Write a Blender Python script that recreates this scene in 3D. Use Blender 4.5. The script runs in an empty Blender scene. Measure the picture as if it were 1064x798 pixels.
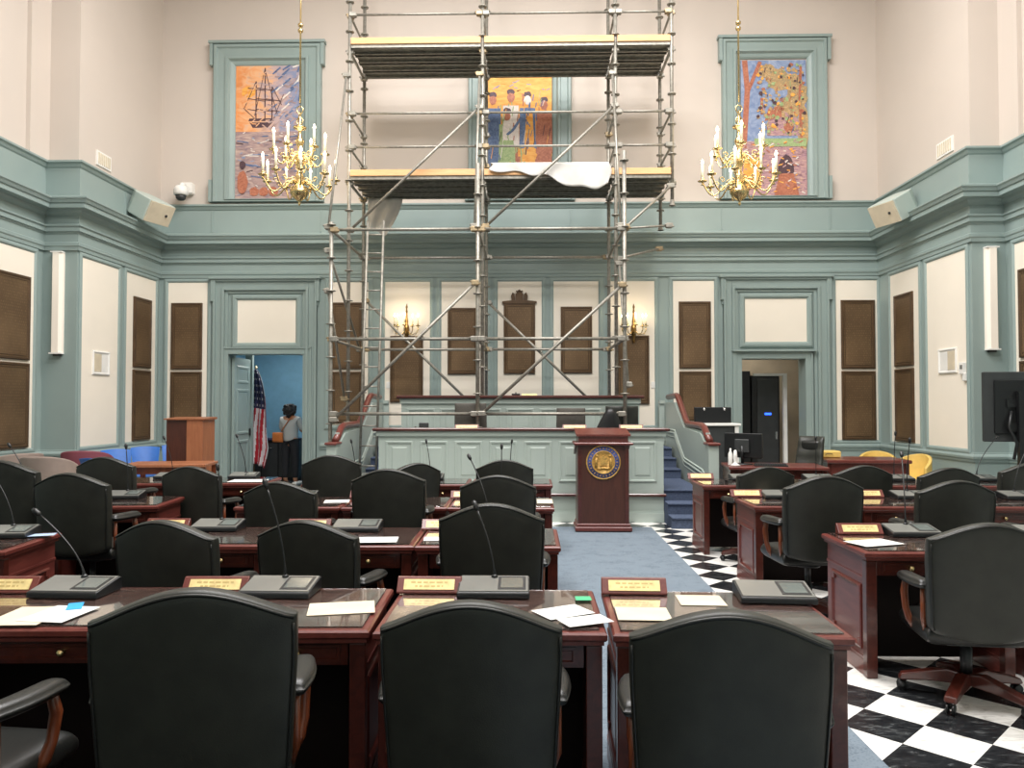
import bpy, bmesh, math, random
from mathutils import Vector, Matrix
random.seed(7)
PI = math.pi
R = math.radians
C = bpy.context.scene.collection
# ------------------------------------------------------------------ camera model (1064 x 798, f = 800 px)
YAW, PIT, H, FPX = R(1.29), R(1.5), 1.65, 800.0
_f = Vector((-math.sin(YAW)*math.cos(PIT), math.cos(YAW)*math.cos(PIT), math.sin(PIT)))
_r = Vector((math.cos(YAW), math.sin(YAW), 0)); _u = _r.cross(_f)
def ray(x, y): return _f + (x-532)/FPX*_r + (399-y)/FPX*_u
def PY(x, y, Y):
    d = ray(x, y); t = Y/d.y; return Vector((d.x*t, Y, H+d.z*t))
def PX(x, y, X):
    d = ray(x, y); t = X/d.x; return Vector((X, d.y*t, H+d.z*t))
def PZ(x, y, Z):
    d = ray(x, y); t = (Z-H)/d.z; return Vector((d.x*t, d.y*t, Z))
# ------------------------------------------------------------------ materials
def lin(c):
    def g(v):
        v /= 255.0
        return v/12.92 if v <= 0.04045 else ((v+0.055)/1.055)**2.4
    return (g(c[0]), g(c[1]), g(c[2]), 1)
def newmat(name):
    m = bpy.data.materials.new(name); m.use_nodes = True
    nt = m.node_tree; b = nt.nodes['Principled BSDF']
    return m, nt, b
def sett(b, k, v):
    if k in b.inputs: b.inputs[k].default_value = v
def coords(nt, kind='Object', scale=(1, 1, 1), rot=(0, 0, 0), loc=(0, 0, 0)):
    tc = nt.nodes.new('ShaderNodeTexCoord'); mp = nt.nodes.new('ShaderNodeMapping')
    nt.links.new(tc.outputs[kind], mp.inputs[0])
    mp.inputs['Scale'].default_value = scale; mp.inputs['Rotation'].default_value = rot; mp.inputs['Location'].default_value = loc
    return mp.outputs[0]
def ramp(nt, fac, stops):
    r = nt.nodes.new('ShaderNodeValToRGB'); nt.links.new(fac, r.inputs[0])
    e = r.color_ramp.elements
    e[0].position, e[0].color = stops[0][0], lin(stops[0][1])
    e[1].position, e[1].color = stops[-1][0], lin(stops[-1][1])
    for p, c in stops[1:-1]:
        n = e.new(p); n.color = lin(c)
    return r.outputs[0]
def noise(nt, co, scale, detail=3, rough=.5, dist=0):
    n = nt.nodes.new('ShaderNodeTexNoise'); nt.links.new(co, n.inputs['Vector'])
    n.inputs['Scale'].default_value = scale; n.inputs['Detail'].default_value = detail
    n.inputs['Roughness'].default_value = rough; n.inputs['Distortion'].default_value = dist
    return n.outputs['Fac']
def bump(nt, b, fac, strength, dist=.01):
    n = nt.nodes.new('ShaderNodeBump'); n.inputs['Strength'].default_value = strength; n.inputs['Distance'].default_value = dist
    nt.links.new(fac, n.inputs['Height']); nt.links.new(n.outputs[0], b.inputs['Normal'])
def mat(name, c, rough=.5, metal=0, var=.06, nscale=6, bmp=0, bscale=60, coat=0, spec=.5):
    m, nt, b = newmat(name)
    co = coords(nt)
    c2 = tuple(max(0, v*(1-var)) for v in c); c3 = tuple(min(255, v*(1+var)) for v in c)
    nt.links.new(ramp(nt, noise(nt, co, nscale, 4), [(.3, c2), (.7, c3)]), b.inputs['Base Color'])
    sett(b, 'Roughness', rough); sett(b, 'Metallic', metal); sett(b, 'Coat Weight', coat); sett(b, 'Coat Roughness', .08)
    sett(b, 'Specular IOR Level', spec)
    if bmp: bump(nt, b, noise(nt, co, bscale, 3), bmp, .004)
    return m
def wood(name, c1, c2, rough=.3, coat=.4, scale=(14, 14, 1.2), rot=(0, 0, 0)):
    m, nt, b = newmat(name)
    co = coords(nt, scale=scale, rot=rot)
    f = noise(nt, co, 2.2, 5, .6, 1.2)
    nt.links.new(ramp(nt, f, [(.25, c1), (.75, c2)]), b.inputs['Base Color'])
    sett(b, 'Roughness', rough); sett(b, 'Coat Weight', coat); sett(b, 'Coat Roughness', .1)
    return m
def emis(name, c, s, base=(230, 220, 200)):
    m, nt, b = newmat(name)
    sett(b, 'Base Color', lin(base)); sett(b, 'Emission Color', lin(c)); sett(b, 'Emission Strength', s)
    return m
M = {}
M['teal'] = mat('teal_paint', (142, 158, 154), .42, var=.015, nscale=1.5, bmp=.03)
M['teal_dais'] = mat('sage_paint', (174, 186, 178), .42, var=.015, nscale=1.5)
M['plaster'] = mat('upper_plaster', (204, 193, 182), .8, var=.012, nscale=.8)
M['cream'] = mat('cream_panel_paint', (239, 230, 214), .7, var=.012, nscale=1.2)
M['ceil'] = mat('ceiling_paint', (235, 230, 220), .85, var=.01)
M['leather'] = mat('black_leather', (43, 44, 39), .42, var=.12, nscale=9, bmp=.12, bscale=260, spec=.42)
M['leather_seat'] = mat('black_leather_seat', (28, 29, 27), .36, var=.12, nscale=9, bmp=.1, bscale=200)
M['black'] = mat('black_plastic', (20, 21, 22), .4, var=.1)
M['darkgrey'] = mat('dark_grey_plastic', (52, 54, 54), .45, var=.08)
M['grey'] = mat('grey_plastic', (112, 112, 107), .28, var=.04)
M['screen'] = mat('console_screen', (96, 102, 98), .12, var=.05)
M['mahog'] = wood('mahogany', (90, 40, 34), (118, 60, 52), .32, .22, (10, 1.3, 10))
M['mahog_dark'] = wood('dark_mahogany', (58, 22, 16), (88, 38, 28), .3, .5, (10, 1.3, 10))
M['mahog_top'] = wood('desktop_veneer', (152, 114, 102), (180, 140, 126), .2, .6, (1.5, 12, 10))
M['kneehole_shade'] = mat('kneehole_shade_panel', (26, 16, 14), .6, spec=.2)  # shade of the desk kneehole put into the panel colour
M['darkfloor'] = mat('dark_floor_sheet', (30, 31, 34), .95, var=.15, nscale=60, spec=.05)
M['lectern'] = wood('lectern_wood', (62, 32, 22), (84, 44, 31), .42, .12, (12, 12, 1))
M['oak'] = wood('oak_veneer', (140, 84, 54), (174, 112, 76), .45, .1, (10, 10, 1))
M['armwood'] = wood('chair_arm_wood', (92, 44, 24), (134, 70, 40), .3, .4)
M['plywood'] = wood('toe_board_wood', (204, 154, 106), (228, 182, 132), .7, 0, (1, 12, 12))
M['brass'] = mat('polished_brass', (206, 184, 134), .27, 1, var=.05, nscale=30)
M['brassdark'] = mat('aged_brass', (132, 104, 62), .28, 1, var=.1, nscale=30)
M['steel'] = mat('galvanised_steel', (146, 142, 132), .45, .5, var=.1, nscale=24)
M['steeldark'] = mat('worn_steel', (146, 142, 132), .5, .45, var=.14, nscale=14)
M['rust'] = mat('ochre_coupler_steel', (160, 142, 112), .5, .5, var=.15, nscale=20)
M['chrome'] = mat('chrome', (200, 200, 200), .2, 1)
M['white'] = mat('white_plastic', (232, 230, 224), .45, var=.02)
M['pblue'] = mat('pale_blue_leaflet', (160, 180, 206), .8)
M['paper'] = mat('white_paper', (216, 216, 211), .8, var=.02)
M['cpaper'] = mat('cream_paper', (206, 194, 170), .8, var=.04)
M['green'] = mat('green_paper', (70, 170, 120), .7, var=.05)
M['cyan'] = mat('blue_paper', (40, 150, 210), .7, var=.05)
M['tarp'] = mat('white_dust_sheet', (198, 196, 190), .85, var=.04, nscale=5, bmp=.3, bscale=20)
M['blue_chair'] = mat('blue_shell_plastic', (38, 106, 190), .4, var=.05)
M['yellow'] = mat('yellow_vinyl', (224, 190, 104), .5, var=.05)
M['taupe'] = mat('taupe_upholstery', (142, 126, 116), .8, var=.05)
M['burg'] = mat('burgundy_upholstery', (122, 62, 72), .8, var=.05)
M['mesh'] = mat('grey_mesh_fabric', (86, 82, 76), .8, var=.08, nscale=80)
M['bluewall'] = mat('blue_corridor_paint', (120, 166, 190), .7, var=.03)
M['stone'] = mat('beige_corridor_block', (190, 176, 154), .8, var=.05, nscale=3)
M['darkroom'] = mat('dark_corridor_floor', (60, 58, 54), .7)
M['skin'] = mat('skin', (176, 128, 100), .6, var=.04)
M['hair'] = mat('dark_hair', (26, 22, 22), .6, var=.2, nscale=60, bmp=.6, bscale=50)
M['pants'] = mat('black_trousers', (26, 27, 32), .8)
M['bag'] = mat('tan_leather_bag', (176, 100, 44), .5)
M['label'] = mat('brass_name_plate', (226, 204, 142), .45, .2, var=.08, nscale=30)
M['engrave'] = mat('engraved_line', (190, 164, 104), .5, .2)
M['flagred'] = mat('flag_red', (176, 34, 48), .75)
M['flagwhite'] = mat('flag_white', (226, 222, 224), .75)
M['flagblue'] = mat('flag_blue', (34, 38, 72), .75)
M['sealblue'] = mat('seal_blue', (70, 84, 140), .5, var=.2, nscale=40)
M['sealgold'] = mat('seal_gold', (196, 156, 84), .5, .3, var=.18, nscale=40)
M['candle'] = mat('candle_sleeve', (240, 232, 205), .5)
M['bulb'] = emis('lit_candle_bulb', (255, 232, 190), 14)
M['led'] = emis('blue_status_light', (40, 90, 255), 4, (20, 40, 120))
M['lightbar'] = emis('wall_light_diffuser', (255, 240, 222), .1, (236, 226, 212))
# glass sheet on desktops
m, nt, b = newmat('desk_glass')
sett(b, 'Base Color', (1, 1, 1, 1)); sett(b, 'Roughness', .03); sett(b, 'IOR', 2.3); sett(b, 'Transmission Weight', 1.0)
M['glass'] = m
# striped shirt
m, nt, b = newmat('striped_shirt')
w = nt.nodes.new('ShaderNodeTexWave'); w.bands_direction = 'Z'; w.inputs['Scale'].default_value = 16
nt.links.new(coords(nt), w.inputs['Vector'])
nt.links.new(ramp(nt, w.outputs['Fac'], [(.35, (196, 198, 196)), (.65, (140, 146, 146))]), b.inputs['Base Color']); sett(b, 'Roughness', .85)
M['shirt'] = m
# carpet
m, nt, b = newmat('blue_carpet')
co = coords(nt)
f1 = noise(nt, co, 90, 2); f2 = noise(nt, co, 5, 5, .65)
mx = nt.nodes.new('ShaderNodeMath'); mx.operation = 'ADD'; nt.links.new(f1, mx.inputs[0]); nt.links.new(f2, mx.inputs[1])
nt.links.new(ramp(nt, mx.outputs[0], [(.6, (82, 92, 104)), (1.3, (117, 129, 139))]), b.inputs['Base Color'])
sett(b, 'Roughness', .95); sett(b, 'Specular IOR Level', .15); bump(nt, b, f1, .5, .006)
M['carpet'] = m
M['stair_carpet'] = mat('stair_carpet', (78, 88, 108), .95, var=.1, nscale=40, spec=.1)
# marble checker, 12 inch tiles turned 45 degrees
m, nt, b = newmat('marble_checker')
T = .305; cx, cy = 2.245, 4.045
rot = R(45)
# rotated coordinates q = Rot(45)*(p - c) / T + .5
co = coords(nt, scale=(1/T, 1/T, 1), rot=(0, 0, rot))
mp = co.node
qx = (cx/T*math.cos(rot) - cy/T*math.sin(rot)); qy = (cx/T*math.sin(rot) + cy/T*math.cos(rot))
mp.inputs['Location'].default_value = (.5-qx+1, .5-qy, .5)
ck = nt.nodes.new('ShaderNodeTexChecker'); ck.inputs['Scale'].default_value = 1.0
nt.links.new(co, ck.inputs['Vector'])
vein = noise(nt, coords(nt, scale=(3, 9, 1), rot=(0, 0, .4)), 2.2, 7, .62, 1.6)
wc = ramp(nt, vein, [(.3, (196, 193, 188)), (.5, (238, 236, 230)), (.75, (248, 246, 242))])
bc = ramp(nt, vein, [(.35, (24, 25, 27)), (.55, (40, 42, 44)), (.66, (84, 86, 86)), (.8, (44, 46, 48))])
mix = nt.nodes.new('ShaderNodeMix'); mix.data_type = 'RGBA'
nt.links.new(ck.outputs['Fac'], mix.inputs[0]); nt.links.new(wc, mix.inputs[6]); nt.links.new(bc, mix.inputs[7])
nt.links.new(mix.outputs[2], b.inputs['Base Color']); sett(b, 'Roughness', .22)
M['marble'] = m
# bronze tablets with rows of relief lettering (object X = across, Z = up)
def bronze(name, base, hi):
    m, nt, b = newmat(name)
    tc = nt.nodes.new('ShaderNodeTexCoord'); sp = nt.nodes.new('ShaderNodeSeparateXYZ'); cb = nt.nodes.new('ShaderNodeCombineXYZ')
    nt.links.new(tc.outputs['Object'], sp.inputs[0]); nt.links.new(sp.outputs[0], cb.inputs[0]); nt.links.new(sp.outputs[2], cb.inputs[1])
    br = nt.nodes.new('ShaderNodeTexBrick'); nt.links.new(cb.outputs[0], br.inputs['Vector'])
    br.inputs['Color1'].default_value = (1, 1, 1, 1); br.inputs['Color2'].default_value = (.1, .1, .1, 1); br.inputs['Mortar'].default_value = (0, 0, 0, 1)
    br.inputs['Scale'].default_value = 1; br.inputs['Mortar Size'].default_value = .008; br.inputs['Brick Width'].default_value = .045; br.inputs['Row Height'].default_value = .042
    br.offset = .37
    n = noise(nt, tc.outputs['Object'], 1.3, 1)
    a = nt.nodes.new('ShaderNodeMath'); a.operation = 'MULTIPLY_ADD'; nt.links.new(br.outputs['Color'], a.inputs[0]); a.inputs[1].default_value = .22; nt.links.new(n, a.inputs[2])
    nt.links.new(ramp(nt, a.outputs[0], [(.35, base), (1.0, hi)]), b.inputs['Base Color'])
    sett(b, 'Metallic', .35); sett(b, 'Roughness', .5); bump(nt, b, br.outputs['Color'], .22, .004)
    return m
M['bronze'] = bronze('bronze_lettered', (88, 68, 46), (132, 106, 76))
M['bronze_plain'] = mat('bronze_border', (84, 64, 44), .45, .35, var=.1)
# paintings
def paintmat(name, stops, scale, dist, stretch=(1, 1, 1), zgrad=None):
    m, nt, b = newmat(name)
    co = coords(nt, scale=stretch)
    f = noise(nt, co, scale, 6, .6, dist)
    src = f
    if zgrad:
        sp = nt.nodes.new('ShaderNodeSeparateXYZ'); nt.links.new(coords(nt), sp.inputs[0])
        a = nt.nodes.new('ShaderNodeMath'); a.operation = 'MULTIPLY_ADD'; nt.links.new(sp.outputs[zgrad[0]], a.inputs[0]); a.inputs[1].default_value = zgrad[1]; nt.links.new(f, a.inputs[2])
        s2 = nt.nodes.new('ShaderNodeMath'); s2.operation = 'ADD'; nt.links.new(a.outputs[0], s2.inputs[0]); s2.inputs[1].default_value = zgrad[2]
        src = s2.outputs[0]
    nt.links.new(ramp(nt, src, stops), b.inputs['Base Color']); sett(b, 'Roughness', .55)
    return m
M['p_sunset'] = paintmat('painted_sunset_sky', [(.3, (228, 148, 88)), (.5, (230, 176, 130)), (.68, (196, 166, 158)), (.95, (132, 140, 168))], 3, 1.5, (1, 1, 2), (0, .5, 2.62))
M['p_sea'] = paintmat('painted_sea', [(.25, (112, 100, 116)), (.5, (168, 142, 138)), (.75, (202, 178, 162))], 4, 1, (1, 1, 4))
M['p_dark'] = paintmat('painted_dark_strokes', [(.3, (54, 42, 58)), (.7, (96, 66, 66))], 14, 2)
M['p_blue'] = paintmat('painted_blue_strokes', [(.3, (58, 78, 120)), (.7, (112, 134, 168))], 12, 2)
M['p_red'] = paintmat('painted_red_strokes', [(.3, (146, 80, 60)), (.7, (192, 124, 94))], 12, 2)
M['p_gold'] = paintmat('painted_gold_sky', [(.3, (222, 140, 50)), (.7, (240, 184, 92))], 5, 1, (1, 1, 4))
M['p_green'] = paintmat('painted_green_strokes', [(.3, (122, 150, 96)), (.7, (176, 190, 138))], 14, 2)
M['p_foliage'] = paintmat('painted_autumn_foliage', [(.2, (72, 84, 92)), (.4, (150, 140, 110)), (.55, (190, 150, 96)), (.7, (206, 190, 164)), (.85, (110, 120, 120))], 12, 3)
M['p_bluesky'] = paintmat('painted_blue_sky', [(.3, (100, 122, 162)), (.7, (156, 168, 192))], 5, 2)
M['p_violet'] = paintmat('painted_violet_ground', [(.3, (120, 92, 116)), (.5, (176, 136, 140)), (.7, (206, 172, 150))], 7, 2, (1, 1, 3))
M['p_white'] = paintmat('painted_pale_strokes', [(.3, (206, 196, 190)), (.7, (236, 226, 216))], 12, 2)
# ------------------------------------------------------------------ mesh builder
class MB:
    def __init__(s): s.v = []; s.f = []; s.m = []; s.sm = []
    def add(s, vs, fs, mi=0, smooth=False, T=None):
        b = len(s.v)
        for p in vs:
            p = Vector(p)
            s.v.append(T(p) if callable(T) else (T @ p if T is not None else p))
        for f in fs:
            s.f.append([b+i for i in f]); s.m.append(mi); s.sm.append(smooth)
        return s
    def box(s, x0, x1, y0, y1, z0, z1, mi=0, T=None, bev=0):
        if bev:
            e = bev
            rings = [(x0+e, x1-e, y0+e, y1-e, z0), (x0, x1, y0, y1, z0+e), (x0, x1, y0, y1, z1-e), (x0+e, x1-e, y0+e, y1-e, z1)]
            vs = []
            for a, b_, c, d, z in rings: vs += [(a, c, z), (b_, c, z), (b_, d, z), (a, d, z)]
            fs = [(3, 2, 1, 0)]
            for k in range(3):
                for i in range(4):
                    j = (i+1) % 4; fs.append((k*4+i, k*4+j, k*4+4+j, k*4+4+i))
            fs.append((12, 13, 14, 15))
            return s.add(vs, fs, mi, False, T)
        vs = [(x0, y0, z0), (x1, y0, z0), (x1, y1, z0), (x0, y1, z0), (x0, y0, z1), (x1, y0, z1), (x1, y1, z1), (x0, y1, z1)]
        return s.add(vs, [(3, 2, 1, 0), (4, 5, 6, 7), (0, 1, 5, 4), (1, 2, 6, 5), (2, 3, 7, 6), (3, 0, 4, 7)], mi, False, T)
    def tube(s, pts, r, n=10, mi=0, T=None, cap=True, closed=False):
        pts = [Vector(p) for p in pts]; rs = r if isinstance(r, (list, tuple)) else [r]*len(pts)
        vs, fs = [], []; N = len(pts); up = None
        for i, p in enumerate(pts):
            if closed: d = pts[(i+1) % N]-pts[i-1]
            else: d = pts[min(i+1, N-1)]-pts[max(i-1, 0)]
            d.normalize()
            if up is None:
                up = Vector((0, 0, 1)) if abs(d.z) < .9 else Vector((1, 0, 0))
            a = (up - d*up.dot(d))
            if a.length < 1e-6: a = d.orthogonal()
            a.normalize(); b = d.cross(a); up = a
            for k in range(n):
                t = 2*PI*k/n; vs.append(p + a*(math.cos(t)*rs[i]) + b*(math.sin(t)*rs[i]))
        L = N if closed else N-1
        for i in range(L):
            for k in range(n):
                q = (k+1) % n; i2 = (i+1) % N
                fs.append((i*n+k, i*n+q, i2*n+q, i2*n+k))
        if cap and not closed:
            fs.append(tuple(range(n-1, -1, -1))); fs.append(tuple((N-1)*n+k for k in range(n)))
        return s.add(vs, fs, mi, True, T)
    def lathe(s, prof, n=20, mi=0, T=None, cap=True):
        vs, fs = [], []
        for r, z in prof:
            for k in range(n):
                t = 2*PI*k/n; vs.append((r*math.cos(t), r*math.sin(t), z))
        for i in range(len(prof)-1):
            for k in range(n):
                q = (k+1) % n; fs.append((i*n+k, i*n+q, (i+1)*n+q, (i+1)*n+k))
        if cap: fs.append(tuple(range(n-1, -1, -1))); fs.append(tuple((len(prof)-1)*n+k for k in range(n)))
        return s.add(vs, fs, mi, True, T)
    def prism(s, poly, a, b, axis='z', mi=0, T=None):
        n = len(poly)
        def P(u, v, w): return {'z': (u, v, w), 'y': (u, w, v), 'x': (w, u, v)}[axis]
        vs = [P(u, v, a) for u, v in poly]+[P(u, v, b) for u, v in poly]
        fs = [tuple(range(n)), tuple(range(2*n-1, n-1, -1))]+[(i, (i+1) % n, n+(i+1) % n, n+i) for i in range(n)]
        return s.add(vs, fs, mi, False, T)
    def frame(s, u0, u1, v0, v1, prof, W, mi=0, fill=None, bf=1):
        """stepped picture-frame moulding; prof = [(inset, height)...] from outside in; W maps (u,v,w) to the world"""
        vs, fs = [], []
        for ins, h in prof:
            vs += [W(u0+ins, v0+ins*bf, h), W(u1-ins, v0+ins*bf, h), W(u1-ins, v1-ins, h), W(u0+ins, v1-ins, h)]
        for k in range(len(prof)-1):
            for i in range(4):
                j = (i+1) % 4; fs.append((k*4+i, k*4+j, k*4+4+j, k*4+4+i))
        s.add(vs, fs, mi)
        if fill is not None:
            k = (len(prof)-1)*4; b = len(s.v)-len(vs)
            s.f.append([b+k, b+k+1, b+k+2, b+k+3]); s.m.append(fill); s.sm.append(False)
        return s
    def pillow(s, nu, nv, fn, mi=0, T=None):
        """closed two-sided surface: fn(u,v,side) for u,v in [-1,1]"""
        vs, fs = [], []
        for sd in (0, 1):
            for j in range(nv+1):
                v = -math.cos(PI*j/nv)
                for i in range(nu+1):
                    u = -math.cos(PI*i/nu); vs.append(fn(u, v, sd))
        o = (nu+1)*(nv+1)
        for j in range(nv):
            for i in range(nu):
                a = j*(nu+1)+i; fs.append((a, a+1, a+nu+2, a+nu+1)); fs.append((o+a, o+a+nu+1, o+a+nu+2, o+a+1))
        ring = [i for i in range(nu+1)]+[j*(nu+1)+nu for j in range(1, nv+1)]+[nv*(nu+1)+i for i in range(nu-1, -1, -1)]+[j*(nu+1) for j in range(nv-1, 0, -1)]
        for k in range(len(ring)):
            a, b = ring[k], ring[(k+1) % len(ring)]; fs.append((b, a, o+a, o+b))
        return s.add(vs, fs, mi, True, T)
    def build(s, name, mats, parent=None, loc=(0, 0, 0), rot=(0, 0, 0), recalc=True, bevel=0):
        me = bpy.data.meshes.new(name); me.from_pydata([tuple(v) for v in s.v], [], s.f)
        if not isinstance(mats, (list, tuple)): mats = [mats]
        for m_ in mats: me.materials.append(M[m_] if isinstance(m_, str) else m_)
        for p, mi, sm in zip(me.polygons, s.m, s.sm): p.material_index = mi; p.use_smooth = sm
        if recalc:
            bm = bmesh.new(); bm.from_mesh(me); bmesh.ops.recalc_face_normals(bm, faces=bm.faces); bm.to_mesh(me); bm.free()
        o = bpy.data.objects.new(name, me); C.objects.link(o); o.location = loc; o.rotation_euler = rot
        if parent is not None: o.parent = parent
        if bevel:
            bv = o.modifiers.new('edge', 'BEVEL'); bv.width = bevel; bv.segments = 2; bv.limit_method = 'ANGLE'
        return o
def tag(o, label=None, cat=None, group=None, kind=None):
    if label: o['label'] = label
    if cat: o['category'] = cat
    if group: o['group'] = group
    if kind: o['kind'] = kind
    return o
def empty(name, loc=(0, 0, 0), rz=0, label=None, cat=None, group=None):
    o = bpy.data.objects.new(name, None); C.objects.link(o); o.location = loc; o.rotation_euler = (0, 0, rz)
    o.empty_display_size = .1
    return tag(o, label, cat, group)
def copy_tree(o, parent=None):
    c = o.copy(); C.objects.link(c); c.parent = parent
    for ch in list(o.children): copy_tree(ch, c)
    return c
def struct(o): o['kind'] = 'structure'; return o
def Tm(loc=(0, 0, 0), rz=0, rx=0, ry=0): return Matrix.Translation(loc) @ Matrix.Rotation(rz, 4, 'Z') @ Matrix.Rotation(ry, 4, 'Y') @ Matrix.Rotation(rx, 4, 'X')
# ================================================================== THE ROOM
YB = 14.5                     # back wall plane
XL, XR = -7.06, 6.54          # side walls near the back wall
YL, YR = 11.82, 11.48         # where the wall steps out (pier faces)
XL2, XR2 = -7.60, 7.04        # side walls nearer the camera
YC = -3.5; ZC = 10.6; TH = .4
def Wback(u, v, w): return Vector((u, YB-w, v))
def Wleft(u, v, w): return Vector((XL+w, u, v))
def Wright(u, v, w): return Vector((XR-w, u, v))
def Wleft2(u, v, w): return Vector((XL2+w, u, v))
def Wright2(u, v, w): return Vector((XR2-w, u, v))
ZS = 5.40                     # paint changes above this ledge
DL = (-5.71, -4.25, 2.60); DR = (3.97, 5.15, 2.50)
mb = MB().box(-9, 9, YC-.5, 18.5, -.2, 0); struct(mb.build('floor', 'marble'))
def wallbox(b, x0, x1, y0, y1, z0=0):
    if z0 < ZS: b.box(x0, x1, y0, y1, z0, ZS, 0)
    b.box(x0, x1, y0, y1, max(z0, ZS), ZC, 1)
b = MB()
wallbox(b, XL-TH, DL[0], YB, YB+.35); wallbox(b, DL[1], DR[0], YB, YB+.35); wallbox(b, DR[1], XR+TH, YB, YB+.35)
wallbox(b, DL[0], DL[1], YB, YB+.35, DL[2]); wallbox(b, DR[0], DR[1], YB, YB+.35, DR[2])
struct(b.build('wall_back', ['teal', 'plaster']))
b = MB(); wallbox(b, XL2-.2, XL, YL, YB+.35); wallbox(b, XL2-.2, XL2, YC, YL)
b.box(XL2, XL2+.07, YL-.47, YL, ZS, ZC, 1)
struct(b.build('wall_left', ['teal', 'plaster']))
b = MB(); wallbox(b, XR, XR2+.2, YR, YB+.35); wallbox(b, XR2, XR2+.2, YC, YR)
b.box(XR2-.07, XR2, YR-.45, YR, ZS, ZC, 1)
struct(b.build('wall_right', ['teal', 'plaster']))
b = MB(); wallbox(b, XL2-.2, XR2+.2, YC-.3, YC); struct(b.build('wall_front', ['teal', 'plaster']))
b = MB(); b.box(XL2-.2, XR2+.2, YC-.3, YB+.35, ZC, ZC+.2); struct(b.build('ceiling', 'ceil'))
# entablature swept round the room with mitred corners
path = [(XL2, YC), (XL2, YL), (XL, YL), (XL, YB), (XR, YB), (XR, YR), (XR2, YR), (XR2, YC)]
def sweep(path, prof, name, m, closed=False):
    b = MB(); n = len(path)
    offs = []
    for i in range(n):
        p = Vector(path[i]); ns = []
        for a, c in ((i-1, i), (i, i+1)):
            if 0 <= a and c < n:
                d = (Vector(path[c])-Vector(path[a])).normalized(); ns.append(Vector((d.y, -d.x)))
        if len(ns) == 1: offs.append(ns[0])
        else:
            s = ns[0]+ns[1]; offs.append(s/(1+ns[0].dot(ns[1])) if (1+ns[0].dot(ns[1])) > 1e-3 else ns[0])
    vs, fs = [], []
    k = len(prof)
    for i in range(n):
        for w, z in prof: vs.append((path[i][0]+offs[i].x*w, path[i][1]+offs[i].y*w, z))
    for i in range(n-1):
        for j in range(k-1): fs.append((i*k+j, i*k+j+1, (i+1)*k+j+1, (i+1)*k+j))
    b.add(vs, fs)
    return struct(b.build(name, m))
ent = [(0, 4.05), (.03, 4.05), (.035, 4.10), (.05, 4.12), (.05, 4.165), (.03, 4.18), (.03, 4.30), (.05, 4.32), (.05, 4.335), (.075, 4.34), (.075, 4.40),
       (.10, 4.42), (.10, 4.44), (.05, 4.46), (.05, 4.585), (.08, 4.60), (.11, 4.62), (.13, 4.66), (.25, 4.665), (.25, 4.735), (.27, 4.74), (.29, 4.78), (.31, 4.80), (.31, 4.825),
       (.16, 4.84), (.15, 4.87), (.11, 4.89), (.06, 4.90), (.06, 5.33), (.08, 5.35), (.10, 5.39), (.13, 5.41), (.13, 5.44), (0, 5.47)]
sweep(path, ent, 'trim_1', 'teal')
rail = [(0, .80), (.02, .80), (.02, .83), (.045, .85), (.05, .88), (.035, .90), (.015, .92), (.015, .935), (0, .94)]
base = [(0, 0), (.03, 0), (.03, .20), (.02, .23), (.01, .25), (0, .25)]
def segs(prof, nm):
    lst = [path[:3]+[(XL, YB), (DL[0]-.3, YB)], [(DL[1]+.3, YB), (DR[0]-.3, YB)], [(DR[1]+.3, YB)]+path[4:]]
    for q in lst: sweep(q, prof, nm, 'teal')
segs(rail, 'trim_2'); segs(base, 'baseboard_back')
# vertical joints of the attic band
b = MB()
for px in (222, 334, 487, 593, 749, 861):
    x = PY(px, 230, YB).x; b.box(x-.012, x+.012, YB-.075, YB-.05, 4.92, 5.33)
for y in (13.1,):
    b.box(XL+.05, XL+.075, y-.012, y+.012, 4.92, 5.33); b.box(XR-.075, XR-.05, y-.012, y+.012, 4.92, 5.33)
struct(b.build('trim_3', 'teal'))
# cream wall panels with teal mouldings
PM = [(-.075, .0), (-.075, .018), (-.045, .03), (-.02, .03), (0, .012), (.004, .006)]
tn = [4]
def cream(u0, u1, v0, v1, W):
    b = MB(); b.frame(u0, u1, v0, v1, PM, W, 0, fill=1)
    o = struct(b.build('trim_%d' % tn[0], ['teal', 'cream'], recalc=True)); tn[0] += 1
ZP0, ZP1 = .98, 3.97
def bx(px, py=300): return PY(px, py, YB).x
for a, c, z0 in ((175, 216, ZP0), (342, 383, 1.25), (400, 447, 1.25), (458.5, 505.5, 1.25), (517, 563, 1.25), (575, 622, 1.25), (634, 680, 1.25), (699, 742, ZP0), (868, 911, ZP0)):
    cream(bx(a), bx(c), z0, ZP1, Wback)
def ly(px, X): return PX(px, 350, X).y
cream(ly(82.5, XL)+.03, ly(122, XL), ZP0, ZP1, Wleft); cream(ly(130, XL), ly(161, XL), ZP0, ZP1, Wleft)
cream(ly(1006, XR)+.02, ly(964, XR), ZP0, ZP1, Wright); cream(ly(956, XR), ly(926, XR), ZP0, ZP1, Wright)
cream(9.7, ly(34, XL2), ZP0, ZP1, Wleft2); cream(9.6, ly(1056, XR2), ZP0, ZP1, Wright2)
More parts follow.
